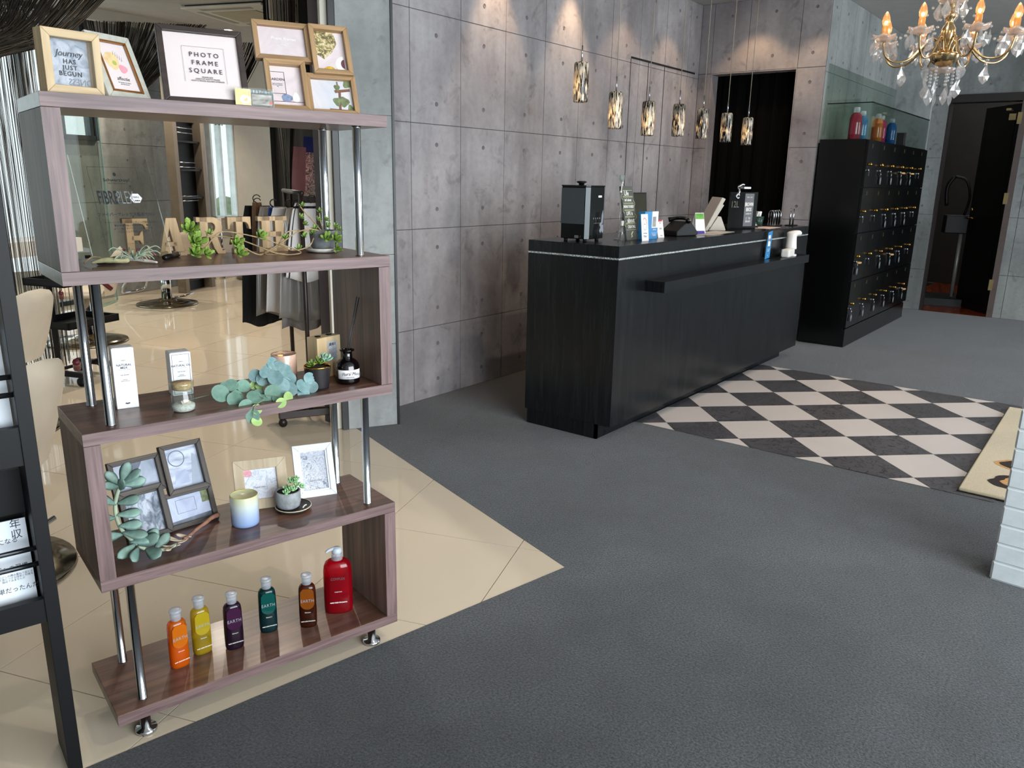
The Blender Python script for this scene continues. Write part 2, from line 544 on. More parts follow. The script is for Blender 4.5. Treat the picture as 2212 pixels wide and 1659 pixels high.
struct(MB().b2((-.062, .03, 0), (-.031, .08, HC)).build('trim_4', M_cream, None, w1, (0, 0, math.atan2(wd.y, wd.x))))
struct(MB().b2((2.64, 3.24, 0), (9.46, 3.34, HC)).build('wall_back_core', M_gap))

# ceiling
M_ceil = mat('rough_white_ceiling', '#b9b6b1', .9, var=.05, bmp=.35, bs=45, kind='World')
struct(MB().prism([(-3.2, -4), (9.5, -4), (9.5, 11), (-3.2, 11)], HC, HC+.08).build('ceiling', M_ceil))

# ---------------------------------------------------------------- salon beyond: back wall along the tile direction
nn = Vector((-.34697, .93788, 0)); uu = Vector((.93788, .34697, 0))
def SB(u, off=6.6, z=0): return uu*u+nn*off+Vector((0, 0, z))
sw = panel_wall('wall_salon', SB(0), uu, -nn, [6.70, 7.48, 8.38], [0, .41, .99, 1.58, 2.17, HC], MW, hz=.16)
sw2 = panel_wall('wall_salon_low', SB(0), uu, -nn, [6.25, 6.70], [0, .41, .99, 1.60], MG, hz=.16)
M_wall_cream = mat('cream_roller_wall', '#d8d0c0', .7, var=.03, bmp=.05, bs=200)
ro = struct(MB().b2((8.88, -.05, 0), (11.2, .05, HC)).build('wall_salon_screen', M_wall_cream, None, SB(0, 6.6), (0, 0, math.atan2(uu.y, uu.x))))
M_frame_al = mat('dark_aluminium', '#3c4144', .35, .6)
M_frame_lt = mat('pale_aluminium', '#b9c3c2', .3, .5)
M_pane = clear('window_glass', '#fafdfc', .03)
def window(name, u0, u1, z0, z1, mulls=(), fm=None, fr=.045):
    r = struct(empty(name, SB(0), (0, 0, math.atan2(uu.y, uu.x))))
    f = MB()
    f.b2((u0, -.04, z0), (u1, .04, z0+fr)); f.b2((u0, -.04, z1-fr), (u1, .04, z1))
    f.b2((u0, -.04, z0), (u0+fr, .04, z1)); f.b2((u1-fr, -.04, z0), (u1, .04, z1))
    f.build('frame', fm or M_frame_al, r)
    for q in mulls: MB().b2((q-.02, -.035, z0+fr), (q+.02, .035, z1-fr)).build('mullion', fm or M_frame_al, r)
    xs = [u0+fr]+list(mulls)+[u1-fr]
    for a, b in zip(xs, xs[1:]): MB().b2((a+.01, -.004, z0+fr), (b-.01, .004, z1-fr)).build('pane', M_pane, r)
    return r
window('window_1', 8.42, 8.87, .75, HC, (8.62,), M_frame_lt, .03)
MB().b2((8.38, -.05, 0), (8.88, .05, .75)).build('sill_wall', M_wall_cream, bpy.data.objects['window_1'])
window('window_2', 6.25, 6.70, 1.60, HC, (6.62,))
window('window_3', 2.2, 6.25, 0, HC, (3.0, 3.8, 4.6, 5.4, 5.9))
# hedge and street brightness outside the windows
M_hedge = mat('hedge', '#8fa27c', .9, var=.4, vs=6)
for q, (u0, u1, hh) in enumerate(((10.6, 14.0, .8),)):
    h = MB()
    def hf(s, t, u0=u0, u1=u1, hh=hh):
        u = u0+(u1-u0)*s; a = PI*t
        rr = 1+.12*math.sin(u*9+t*7)+.08*math.sin(u*23+3*t)
        return SB(u, 9.0-.5*math.cos(a)*rr, hh*math.sin(a)*rr)
    h.grid(hf, 60, 10)
    tag(h.build('hedge', M_hedge), 'clipped green hedge outside the %s window of the salon' % ('narrow bright' if q == 0 else 'wide'), 'hedge')
# ================================================================ display shelf and what stands on it
SX, SY, SR = .6828, 1.6639, -.2274
ZS = [.0896, .4352, .7764, 1.1152, 1.456]
SL, SD, BT, PT = .7467, .2659, .0277, .033
def SH(a, b, z=0):
    c, s = math.cos(SR), math.sin(SR)
    return Vector((SX+a*c-b*s, SY+a*s+b*c, z))
M_wal = wood('walnut_laminate', '#4a3029', '#7c5848', 'x', 1.0, .38, .9, .25)
M_walz = wood('walnut_laminate_upright', '#65524a', '#93796b', 'z', 1.0, .5, .9, 0)
M_edge = wood('walnut_edge_band', '#5b4746', '#846c6b', 'x', 2.2, .45, .35, 0, .08)
M_edgez = wood('walnut_edge_band_upright', '#5b4746', '#846c6b', 'z', 2.2, .45, .35, 0, .08)
sh = thing('display_shelf', 'tall zigzag walnut shelving unit with chrome tubes beside the dark carpet', 'shelf', (SX, SY, 0), (0, 0, SR))
def shboard(i):
    z = ZS[i]
    o = MB().b2((0, .0012, z-BT), (SL, SD, z)).build('board', M_wal, sh, bevel=.0012)
    MB().b2((0, 0, z-BT+.0006), (SL, .0011, z-.0006)).build('edge_band', M_edge, o)
for i in range(5): shboard(i)
for lo, left in ((3, True), (2, False), (1, True), (0, False)):
    x0, x1 = (0, PT) if left else (SL-PT, SL)
    o = MB().b2((x0, .0012, ZS[lo]+.0005), (x1, SD, ZS[lo+1]-BT-.0005)).build('side_panel', M_walz, sh, bevel=.001)
    MB().b2((x0, 0, ZS[lo]+.0008), (x1, .0011, ZS[lo+1]-BT-.0008)).build('edge_band', M_edgez, o)
    for b in (.040, SD-.040):
        xa = .683 if left else .0653
        MB().lathe([(.0112, 0), (.0112, .002), (.0102, .003), (.0102, ZS[lo+1]-BT-ZS[lo]-.004), (.0112, ZS[lo+1]-BT-ZS[lo]-.003), (.0112, ZS[lo+1]-BT-ZS[lo])], 24, (xa, b, ZS[lo])).build('pole', M_chrome_b if False else M_chrome, sh)
for a in (.0653, .683):
    for b in (.040, SD-.040):
        MB().lathe([(.025, 0), (.026, .004), (.024, .009), (.012, .011), (.0115, ZS[0]-BT)], 24, (a, b, 0)).build('foot', M_chrome, sh)

# ---- picture frames -------------------------------------------------------
def put(o, a, b, z, rz=0, lean=0):
    p = SH(a, b, z)
    o.location = p; o.rotation_euler = Euler((-lean, 0, SR+rz), 'XYZ')
    return o
def rails(root, w, h, bar, t, m, x0=0, z0=0, y0=0, names='rail', bev=.0012, mats=None):
    """four mitred rails; front at y0, thickness t to the back"""
    x1, z1 = x0+w, z0+h
    q = [((x0, z0), (x1, z0), (x1-bar, z0+bar), (x0+bar, z0+bar)), ((x0, z1), (x0+bar, z1-bar), (x1-bar, z1-bar), (x1, z1)),
         ((x0, z0), (x0+bar, z0+bar), (x0+bar, z1-bar), (x0, z1)), ((x1, z0), (x1, z1), (x1-bar, z1-bar), (x1-bar, z0+bar))]
    for k, p in enumerate(q):
        mm = m if not mats else mats[0 if k < 2 else 1]
        MB().pxz(list(p), y0, y0+t).build(names, mm, root, bevel=bev)
def sheet(root, name, x0, x1, z0, z1, y, m, th=.001):
    return MB().b2((x0, y, z0), (x1, y+th, z1)).build(name, m, root)
def flat(root, name, poly, y, m, th=.0003):
    return MB().pxz(poly, y, y+th).build(name, m, root)
def disc(cx, cz, rx, rz=None, n=20, wob=0):
    rz = rz or rx
    return [(cx+rx*(1+wob*math.sin(3*a+cx*90)+wob*.6*math.sin(7*a))*math.cos(a), cz+rz*(1+wob*math.sin(3*a+cx*90)+wob*.6*math.sin(7*a))*math.sin(a)) for a in [2*PI*i/n for i in range(n)]]

def print_mat(name, stops, scale=8, detail=5, dist=.8, st=(1, 1, 1), rough=.25):
    m, nt, p, out = newmat(name)
    v = coords(nt, 'Object', st)
    f = noise(nt, v, scale, detail, .6, dist)
    nt.links.new(ramp(nt, f, [(a, lin(c)) for a, c in stops]), p.inputs['Base Color'])
    setp(p, rough=.55, spec=.2)
    return m
M_picglass = clear('picture_glass', '#ffffff', .004, .02)
M_oak = wood('pale_oak', '#b59a72', '#d6bd95', 'x', 1.5, .5, .4)
M_oakz = wood('pale_oak_upright', '#b59a72', '#d6bd95', 'z', 1.5, .5, .4)
M_marb = print_mat('blue_marble_print', [(.3, '#7d8794'), (.48, '#a4aab4'), (.6, '#b9bdc6'), (.75, '#8f97a3')], 22, 4, 2.0)
# 1 deep oak box frame with a verse
f = put(thing('photo_frame', 'deep pale oak box frame reading JUST BEGUN, at the left end of the top shelf', 'frame'), .0718, .030, ZS[4], .233)
w, h = .109, .117
rails(f, w, h, .0155, .034, M_oak, -w/2, mats=(M_oak, M_oakz))
sheet(f, 'backing', -w/2+.002, w/2-.002, .002, h-.002, .030, M_oak)
sheet(f, 'print', -w/2+.014, w/2-.014, .014, h-.014, .024, M_marb)
sheet(f, 'glass', -w/2+.014, w/2-.014, .014, h-.014, .006, M_picglass, .0012)
text('Journey', .017, M_ink, f, (.002, .0225, .076), shear=.3, space=.95)
text('HAS\nJUST\nBEGUN', .0118, M_ink, f, (.002, .0222, .050), space=1.2, line=.95, bold=.0002)
text('ONESS', .017, M_grey_ink, f, (.020, .0225, .024), rot=(PI/2, 0, 0), sx=-.9)
# 2 silver-white frame with a flower card
M_silver = mat('silver_white_frame', '#c3c2b6', .45, .15, var=.12, vs=60)
M_copper = mat('copper_bead', '#a8703f', .3, .7)
M_card = mat('blush_card', '#dfd1cf', .5, var=.02)
f = put(thing('photo_frame', 'leaning silvery frame with a flower card, half behind the oak box frame', 'frame'), .1783, .060, ZS[4], .485, .388)
w, h = .107, .139
rails(f, w, h, .017, .010, M_silver, -w/2)
rails(f, w-.030, h-.030, .004, .004, M_copper, -w/2+.015, .015, -.002, 'bead', .0005)
sheet(f, 'print', -w/2+.018, w/2-.018, .018, h-.018, .005, M_card)
flat(f, 'flower', disc(-.008, .084, .017, .019, 18, .05), .0046, mat('peach_flower', '#e6c492', .6, vs=90, var=.15))
flat(f, 'flower', disc(.013, .068, .010, .009, 14, .12), .0044, mat('pink_flower', '#e39aa4', .6))
flat(f, 'flower_heart', disc(-.004, .079, .005), .0043, mat('green_heart', '#a9b25a', .6))
for k in range(5): flat(f, 'sprig', [(.0+k*.004, .097-k*.003), (.001+k*.004, .097-k*.003), (.003+k*.004, .106-k*.003)], .0044, mat('violet_sprig', '#57517a', .6) if k == 0 else bpy.data.materials['violet_sprig'])
text('affectie', .011, M_ink, f, (.003, .0046, .046), shear=.3)
text('the beauty of nature\nfeel the flower', .0038, M_grey_ink, f, (.003, .0046, .036))
# 3 dark square frame
M_dk = wood('dark_brown_frame', '#2a211e', '#40322c', 'x', 1.5, .4, .4)
f = put(thing('photo_frame', 'large dark brown frame reading PHOTO FRAME SQUARE', 'frame'), .3252, .030, ZS[4], -.15, .291)
w, h = .1756, .166
rails(f, w, h, .0125, .016, M_dk, -w/2)
sheet(f, 'print', -w/2+.011, w/2-.011, .011, h-.011, .007, M_card)
sheet(f, 'glass', -w/2+.011, w/2-.011, .011, h-.011, .005, M_picglass, .0008)
text('PHOTO\nFRAME\nSQUARE', .0140, M_ink, f, (.004, .0044, .090), space=1.45, line=1.25)
text('FRAME SIZE\nDESKTOP PHOTO FRAME\nPHOTO FRAME SQUARE INTERIOR', .0042, M_ink, f, (.006, .0044, .055), space=1.05)
for q in (((-.040, .125), (.046, .125)), ((.046, .048), (.046, .125)), ((-.040, .048), (-.040, .125))):
    (xa, za), (xb, zb) = q
    flat(f, 'print_line', [(xa-.0002, za-.0002), (xb+.0002, za-.0002), (xb+.0002, zb+.0002), (xa-.0002, zb+.0002)], .0046, M_grey_ink)
MB().b2((-.02, .018, .0), (.02, .021, .11)).build('easel_strut', M_dk, f)
# 4 oak multi frame of four
M_oak2 = wood('warm_oak', '#8f6f4c', '#bb9870', 'x', 1.6, .5, .4)
M_oak2z = wood('warm_oak_upright', '#8f6f4c', '#bb9870', 'z', 1.6, .5, .4)
M_botan = print_mat('dried_petal_print', [(.32, '#4c4636'), (.45, '#857a58'), (.55, '#c2b27a'), (.66, '#dccbb8')], 95, 4, 1.2)
M_pink = print_mat('pale_pink_print', [(.3, '#cfbfc0'), (.6, '#dccfcf'), (.8, '#e6dcdc')], 14, 3)
M_sky = print_mat('pale_sky_print', [(.3, '#bcc3cc'), (.6, '#d8cfcf'), (.8, '#e3d9d6')], 12, 3)
M_plant = mat('print_green', '#6f7a55', .6, var=.4, vs=120)
M_brown = mat('print_brown', '#7a5546', .6, var=.2)
M_blue = mat('print_blue', '#7d8ba6', .6, var=.4, vs=150)
f = put(thing('photo_frame', 'warm oak collage of four joined frames leaning at the right of the top shelf', 'frame'), .5754, .050, ZS[4], -.225, .428)
def cell(root, x0, z0, w, h, y0, t, m, bar=.012, mz=None):
    rails(root, w, h, bar, t, m, x0, z0, y0, mats=(m, mz or m))
    sheet(root, 'backing', x0+.002, x0+w-.002, z0+.002, z0+h-.002, y0+t-.003, m)
    return x0+bar, x0+w-bar, z0+bar, z0+h-bar, y0+t-.0045
a0, a1, c0, c1, y = cell(f, -.114, .132, .133, .100, .004, .014, M_oak2, mz=M_oak2z)
sheet(f, 'print', a0, a1, c0, c1, y, M_pink); text('Photo Frames', .0105, M_white_ink, f, ((a0+a1)/2+.004, y-.0004, c1-.028), shear=.25)
text('four pictures frame\nfor table and wall', .0045, M_white_ink, f, ((a0+a1)/2+.004, y-.0004, c1-.044))
a0, a1, c0, c1, y = cell(f, .016, .100, .096, .128, -.006, .018, M_oak2, mz=M_oak2z)
sheet(f, 'print', a0, a1, c0, c1, y, M_pink)
flat(f, 'petal_heap', [(a0, c0+.045), (a0+.02, c0+.032), (a0+.04, c0+.05), (a0+.055, c0+.075), (a0+.05, c1), (a0, c1)], y-.0005, M_botan)
flat(f, 'plate', disc(a1-.006, c0+.020, .020, .022)[5:16], y-.0005, M_paper); flat(f, 'plate_centre', disc(a1-.004, c0+.022, .009, .012)[5:16], y-.0008, mat('plum_print', '#6d3f47', .5))
flat(f, 'lemon', disc(a0+.030, c0+.004, .014, .010)[0:11], y-.0006, mat('lemon_print', '#cba43a', .5, var=.4, vs=200))
a0, a1, c0, c1, y = cell(f, -.100, .0, .096, .128, -.006, .018, M_oak2, mz=M_oak2z)
sheet(f, 'print', a0, a1, c0, c1, y, M_pink)
rails(f, .036, .056, .001, .0004, M_ink, a0-.002, c0+.034, y-.0004, 'print_line', 0)
text('GARDEN', .009, M_ink, f, (a0+.015, y-.0005, c0+.070)); text('herb and flower\nfor your kitchen\nlife', .0036, M_grey_ink, f, (a0+.016, y-.0005, c0+.056))
flat(f, 'vase', disc(a0+.034, c0+.024, .013, .010, 16, .08), y-.0006, M_blue); flat(f, 'shelf_line', [(a0, c0+.014), (a1, c0+.014), (a1, c0+.0155), (a0, c0+.0155)], y-.0005, M_brown)
flat(f, 'jar', disc(a0+.055, c0+.026, .008, .012, 14, .1), y-.0006, M_paper)
a0, a1, c0, c1, y = cell(f, -.006, .0, .122, .104, .004, .014, M_oak2, mz=M_oak2z)
sheet(f, 'print', a0, a1, c0, c1, y, M_sky)
for q in ([(a1-.040, c0+.048), (a1-.003, c0+.054), (a1-.003, c0+.061), (a1-.042, c0+.055)], [(a1-.036, c0+.004), (a1-.030, c0+.004), (a1-.026, c0+.05), (a1-.032, c0+.05)], [(a1-.060, c0), (a1, c0), (a1, c0+.005), (a1-.058, c0+.007)], [(a1-.034, c0+.058), (a1-.030, c0+.058), (a1-.031, c0+.078), (a1-.034, c0+.078)]):
    flat(f, 'print_timber', q, y-.0005, M_brown)
for (u, v, r) in ((a1-.038, c0+.026, .009), (a1-.020, c0+.026, .011), (a1-.008, c0+.074, .010), (a1-.034, c0+.062, .007), (a1-.007, c0+.010, .007)):
    flat(f, 'print_plant', disc(u, v, r, r*1.2, 14, .2), y-.0007, M_plant)
# acrylic shop-card holder in front
f = put(thing('card_holder', 'small acrylic holder with a gold and black photo card in front of the collage frame', 'card holder'), .4212, .012, ZS[4], -.076, .04)
M_acry = clear('clear_acrylic', '#f8fcfb', .008, .02)
M_gc = mat('gold_card', '#c9a367', .4, .2, var=.25, vs=50)
M_nc = mat('navy_card', '#241d26', .4)
M_street = print_mat('street_photo', [(.3, '#6d6560'), (.5, '#a39a94'), (.7, '#c8c0ba')], 60, 5, .5, (1, 1, 2))
MB().b2((-.0435, 0, 0), (.0435, .0012, .039)).b2((-.0435, 0, 0), (.0435, .022, .0012)).build('acrylic_sheet', M_acry, f)
sheet(f, 'card', -.042, -.008, .002, .036, .0014, M_gc, .0006); sheet(f, 'card', -.008, .042, .002, .036, .0014, M_nc, .0006)
flat(f, 'oval_seal', disc(-.021, .014, .0115, .009, 24), .0011, M_paper); flat(f, 'seal_mark', [(-.027, .010), (-.016, .010), (-.016, .019)], .0009, M_gc)
sheet(f, 'photo', -.006, .038, .004, .026, .0011, M_street, .0002)
flat(f, 'red_flash', disc(.036, .009, .004, .003, 10), .0007, mat('vermilion', '#d2533c', .5))
text('デジタルアーカイブ', .0075, M_white_ink, f, (.012, .0010, .031), sx=.9)

# ---- EARTH letters on the fourth board ---------------------------------------
M_lw = wood('letter_wood', '#9a7c54', '#bd9d72', 'z', 1.6, .55, .4)
M_lw2 = wood('letter_mdf', '#a67f55', '#b58f63', 'z', 1.0, .6, .3)
def arc(cx, cz, rx, rz, a0, a1, n=10):
    return [(cx+rx*math.cos(R(a0+(a1-a0)*i/n)), cz+rz*math.sin(R(a0+(a1-a0)*i/n))) for i in range(n+1)]
def letter(ch, wd, a, b, rz, lab, mm, ht=.091, th=.018):
    g = MB(); W, H = wd, ht; s = .016
    bx = lambda x0, z0, x1, z1: g.b2((x0, 0, z0), (x1, th, z1))
    st = W*.30
    if ch == 'E':
        bx(W*.12, 0, W*.12+st, H); bx(0, 0, W*.3, s*.7); bx(0, H-s*.7, W*.3, H)
        g.pxz([(0, 0), (W, 0), (W, H*.30), (W*.90, H*.30)]+arc(W*.62, H*.30, W*.28, H*.17, 0, -90, 6)+[(0, H*.13)], 0, th)
        g.pxz([(0, H), (0, H*.87)]+arc(W*.60, H*.72, W*.28, H*.15, 90, 0, 6)+[(W*.92, H*.72), (W, H*.72), (W, H)], 0, th)
        g.pxz([(W*.3, H*.44), (W*.62, H*.44), (W*.70, H*.34), (W*.78, H*.34), (W*.78, H*.68), (W*.70, H*.68), (W*.62, H*.57), (W*.3, H*.57)], 0, th)
    elif ch == 'A':
        g.pxz([(W*.05, s*.5), (W*.22, s*.5), (W*.44, H*.72), (W*.44, H), (W*.34, H)], 0, th)
        g.pxz([(W*.60, s*.5), (W*.94, s*.5), (W*.70, H), (W*.40, H), (W*.44, H*.72)], 0, th)
        bx(W*.22, H*.26, W*.68, H*.38); bx(-.0, 0, W*.34, s*.75); bx(W*.52, 0, W, s*.75)
    elif ch == 'R':
        bx(W*.12, 0, W*.12+st, H); bx(0, 0, W*.52, s*.75); bx(0, H-s*.75, W*.4, H)
        out = arc(W*.58, H*.73, W*.36, H*.27, 90, -90, 12); inn = arc(W*.54, H*.73, W*.13, H*.12, -90, 90, 8)
        g.pxz([(W*.3, H)]+out+[(W*.3, H*.46), (W*.3, H*.61)]+inn+[(W*.3, H*.85)], 0, th)
        g.pxz([(W*.45, H*.48), (W*.72, H*.50), (W*.84, H*.22), (W*.90, s*.5), (W, s*.7), (W, 0), (W*.72, 0), (W*.60, H*.15)], 0, th)
    elif ch == 'T':
        bx(W*.35, 0, W*.65, H); bx(W*.2, 0, W*.8, s*.75)
        g.pxz([(0, H), (0, H*.66), (W*.08, H*.66)]+arc(W*.30, H*.70, W*.20, H*.16, 180, 90, 6)+[(W*.7, H*.86)]+arc(W*.70, H*.70, W*.20, H*.16, 90, 0, 6)+[(W*.92, H*.66), (W, H*.66), (W, H)], 0, th)
    else:
        bx(W*.12, 0, W*.12+st, H); bx(W*.58, 0, W*.58+st, H); bx(W*.2, H*.42, W*.8, H*.58)
        for q in (0, W*.48):
            bx(q, 0, q+W*.52, s*.75); bx(q, H-s*.75, q+W*.52, H)
    o = g.build('wooden_letter', mm, bevel=.0012)
    put(o, a, b, ZS[3], rz)
    tag(o, lab, 'letter', 'wooden letters on the shelf')
letter('E', .056, .173, .226, 0, 'brown wooden letter E behind the clear plaque', M_lw2)
letter('A', .066, .248, .228, .02, 'wooden letter A just right of the clear plaque', M_lw)
letter('R', .068, .343, .236, .03, 'wooden letter R between the letters A and T', M_lw)
letter('T', .060, .418, .232, 0, 'wooden letter T between the letters R and H', M_lw)
letter('H', .078, .496, .232, -.02, 'wooden letter H nearest the grey pot on saucer', M_lw)

# ---- clear plaque --------------------------------------------------------------
pq = thing('acrylic_plaque', 'clear leaning acrylic plaque with salon certificate lettering', 'plaque', SH(.1754, .1587, ZS[3]), (0, 0, SR+.01))
pl = MB().b2((-.0835, 0, 0), (.0835, .008, .2596)).build('plate', clear('plaque_acrylic', '#fafcfb', .012, .02), pq, (0, 0, .012), (-.552, 0, 0), bevel=.001)
M_ln = mat('plaque_ink', '#2a2f33', .5, var=0)
for q in ((-.052, .052, .2264, .2270), (-.052, .052, .0155, .0161), (-.0523, -.0517, .0155, .227), (.0517, .0523, .0155, .227)):
    sheet(pl, 'print_line', q[0], q[1], q[2], q[3], -.0006, M_ln, .0003)
text('Schwarzkopf', .0110, M_ln, pl, (.004, -.0006, .193), bold=.0002); text('PROFESSIONAL', .0052, M_ln, pl, (.004, -.0006, .1845), space=1.2)
flat(pl, 'head_logo', [(.0, .204), (.003, .203), (.006, .206), (.005, .212), (.001, .213), (-.001, .209)], -.0008, M_ln)
text('FIBRE', .048, M_ln, pl, (-.0235, -.0006, .146), sx=.38, bold=.0007); text('PLEX', .048, mat('plaque_silver', '#7d858a', .4, var=0), pl, (.014, -.0006, .146), sx=.36, bold=-.0004)
flat(pl, 'hexagon_seal', [(.036+.0135*math.cos(R(60*k)), .146+.0135*math.sin(R(60*k))) for k in range(6)], -.0008, M_paper)
text('FIBRE', .0062, M_ln, pl, (.036, -.0011, .148)); text('INSIDE', .0040, M_ln, pl, (.038, -.0011, .139), bold=.0002)
text('ファイバープレックス認定サロン', .0090, M_ln, pl, (.008, -.0006, .104), sx=.92, bold=.0002)
text('ファイバープレックス ボンディング施術認定の、\n最新毛髪理論と技術を学び、髪へ\nより一層カラーデザインを実現する\nサロンとして認定いたします', .0058, M_ln, pl, (.014, -.0006, .072), line=1.35, sx=.9)
text('~ ~ r ~ ー', .0085, M_ln, pl, (.020, -.0006, .031), shear=.3)
M_rod = mat('dark_rod', '#2a2928', .3, .6)
for (x0, y0), (x1, y1) in (((-.085, -.05), (-.030, .012)), ((.060, -.02), (.108, .048))):
    MB().cyl((x0, y0, .0065), (x1, y1, .0065), .006, n=14).build('foot_rod', M_rod, pq)
    d = (Vector((x1, y1, 0))-Vector((x0, y0, 0))).normalized()
    e = Vector((x1, y1, .0065))
    MB().cyl(e, e+d*.009, .0064, n=14).build('rod_cap', M_chrome, pq)

# ---- plants ----------------------------------------------------------------------
def leaf_mesh(name, L, W, T, m, cup=.15, blunt=.6):
    """paddle shaped fleshy leaf from the origin along +x, upper side +z"""
    g = MB(); nu, nv_ = 8, 6
    def prof(t):
        if t < .62: return .22+.78*math.sin(PI/2*t/.62)**1.3
        return math.sqrt(max(.0, 1-((t-.62)/.385)**2))
    vs = []; fs = []
    for i in range(nu+1):
        t = i/nu; wd = W/2*prof(t)
        for k in range(nv_):
            a = 2*PI*k/nv_
            vs.append((L*t, wd*math.cos(a), T/2*math.sin(a)*(.4+.6*prof(t))+cup*L*t*t))
    for i in range(nu):
        for k in range(nv_):
            j = (k+1) % nv_
            fs.append((i*nv_+k, i*nv_+j, (i+1)*nv_+j, (i+1)*nv_+k))
    fs.append(tuple(range(nv_-1, -1, -1))); fs.append(tuple(nu*nv_+k for k in range(nv_)))
    g.add(vs, fs, 0, True)
    return g.mesh(name, m)
def leafmat(name, a, b, rough=.45):
    m, nt, p, out = newmat(name)
    v = coords(nt, 'Object')
    f = noise(nt, v, 40, 3)
    oi = nt.nodes.new('ShaderNodeObjectInfo')
    c = ramp(nt, f, [(.3, lin(a)), (.7, lin(b))])
    hs = nt.nodes.new('ShaderNodeHueSaturation')
    mr = nt.nodes.new('ShaderNodeMapRange'); mr.inputs[3].default_value = .8; mr.inputs[4].default_value = 1.25
    nt.links.new(oi.outputs['Random'], mr.inputs[0]); nt.links.new(mr.outputs[0], hs.inputs['Value'])
    nt.links.new(c, hs.inputs['Color']); nt.links.new(hs.outputs[0], p.inputs['Base Color'])
    setp(p, rough=rough, sub=0)
    return m
M_lime = leafmat('fresh_green_leaf', '#52742c', '#8aa548')
M_ghost = leafmat('blue_green_leaf', '#4d6c64', '#7b988d')
M_euc = leafmat('eucalyptus_leaf', '#56787a', '#7f9fa0', .6)
M_eucg = leafmat('eucalyptus_leaf_green', '#4f7466', '#6f9382', .6)
M_eucy = leafmat('eucalyptus_leaf_lime', '#86a861', '#a8c47d', .6)
M_twig = mat('dry_twig', '#9d8763', .8, var=.3, vs=60)
M_soil = mat('potting_soil', '#2e2620', .95, var=.5, vs=200, bmp=.8, bs=250)
lf_lime = leaf_mesh('leaf', .029, .0145, .003, M_lime)
lf_lime_s = leaf_mesh('leaf', .017, .008, .0022, M_lime)
lf_ghost = leaf_mesh('leaf', .046, .026, .005, M_ghost, .1)
def rosette(me, root, c, axis, n, s=1.0, tilt=35, spin=0):
    """n leaves around c, opening towards axis"""
    q = Vector(axis).normalized().to_track_quat('Z', 'X')
    for k in range(n):
        ring = k % 2
        e = Matrix.Translation(c) @ q.to_matrix().to_4x4() @ Matrix.Rotation(spin+2*PI*k/n*1.0+random.uniform(-.15, .15), 4, 'Z') @ Matrix.Rotation(-R(tilt+ring*22), 4, 'Y') @ Matrix.Scale(s*random.uniform(.8, 1.1)*(.8 if ring else 1), 4)
        o = inst(me, 'leaf', root); o.matrix_local = e
def sm(pts, k=4):
    """Catmull-Rom through pts"""
    P_ = [Vector(p) for p in pts]; out = []
    for i in range(len(P_)-1):
        a, b, c, d = P_[max(i-1, 0)], P_[i], P_[i+1], P_[min(i+2, len(P_)-1)]
        for j in range(k):
            t = j/k
            out.append(.5*((2*b)+(c-a)*t+(2*a-5*b+4*c-d)*t*t+(3*b-a-3*c+d)*t**3))
    out.append(P_[-1]); return out

# trailing succulent in a grey pot on a white saucer (board local coordinates)
tp = thing('succulent_pot', 'small grey pot of trailing bright green succulent on a white saucer', 'potted plant', SH(0, 0, 0), (0, 0, SR))
pc = (.642, .165, ZS[3])
MB().lathe([(.026, 0), (.042, .003), (.047, .010), (.0455, .012), (.038, .007), (.0001, .006)], 28, pc).build('saucer', mat('glazed_saucer', '#cfcdc4', .3, var=.2, vs=60), tp)
MB().lathe([(.024, 0), (.031, .008), (.034, .043), (.0345, .050), (.031, .050), (.030, .040), (.0001, .040)], 28, (pc[0], pc[1], pc[2]+.007)).build('pot', mat('grey_stone_pot', '#6b6e70', .7, var=.3, vs=50, bmp=.2, bs=120), tp)
MB().lathe([(.0302, .0385), (.015, .042), (.0001, .043)], 20, (pc[0], pc[1], pc[2]+.007)).build('soil', M_soil, tp)
z3 = ZS[3]
vines = [[(.642, .15, z3+.05), (.60, .14, z3+.062), (.56, .14, z3+.055), (.52, .13, z3+.035), (.47, .12, z3+.012), (.44, .10, z3+.008), (.40, .10, z3+.03)],
         [(.640, .16, z3+.05), (.585, .15, z3+.058), (.534, .14, z3+.056), (.50, .13, z3+.02), (.46, .11, z3+.008), (.506, .09, z3+.006), (.47, .08, z3+.014), (.40, .12, z3+.045), (.338, .13, z3+.052), (.30, .12, z3+.04)],
         [(.60, .13, z3+.04), (.58, .12, z3+.02), (.53, .11, z3+.014), (.49, .13, z3+.035), (.42, .15, z3+.055), (.365, .14, z3+.06), (.33, .13, z3+.03), (.30, .10, z3+.02)],
         [(.645, .17, z3+.05), (.62, .17, z3+.08), (.60, .18, z3+.105), (.592, .185, z3+.118)], [(.648, .17, z3+.05), (.645, .18, z3+.08), (.643, .18, z3+.10)],
         [(.48, .10, z3+.008), (.52, .09, z3+.005), (.55, .10, z3+.010), (.50, .11, z3+.03)]]
for v in vines: MB().tube(sm(v, 5), .0016, 6).build('vine', M_twig, tp)
for c, ax, n, s in (((.283, .10, z3+.070), (-.2, -1, .5), 11, 1.0), ((.292, .095, z3+.042), (.1, -1, .5), 11, 1.05), ((.286, .085, z3+.018), (0, -1, .7), 11, .95), ((.312, .09, z3+.016), (.3, -1, .4), 8, .8), ((.384, .09, z3+.036), (0, -1, .6), 10, .85), ((.388, .085, z3+.014), (.1, -1, .5), 9, .8), ((.466, .15, z3+.045), (.2, -1, .7), 11, .85),
                    ((.655, .12, z3+.036), (.1, -1, .4), 10, .85), ((.630, .12, z3+.040), (-.3, -1, .5), 9, .75), ((.652, .11, z3+.012), (0, -1, .2), 6, .75)):
    rosette(lf_lime, tp, c, ax, n, s)
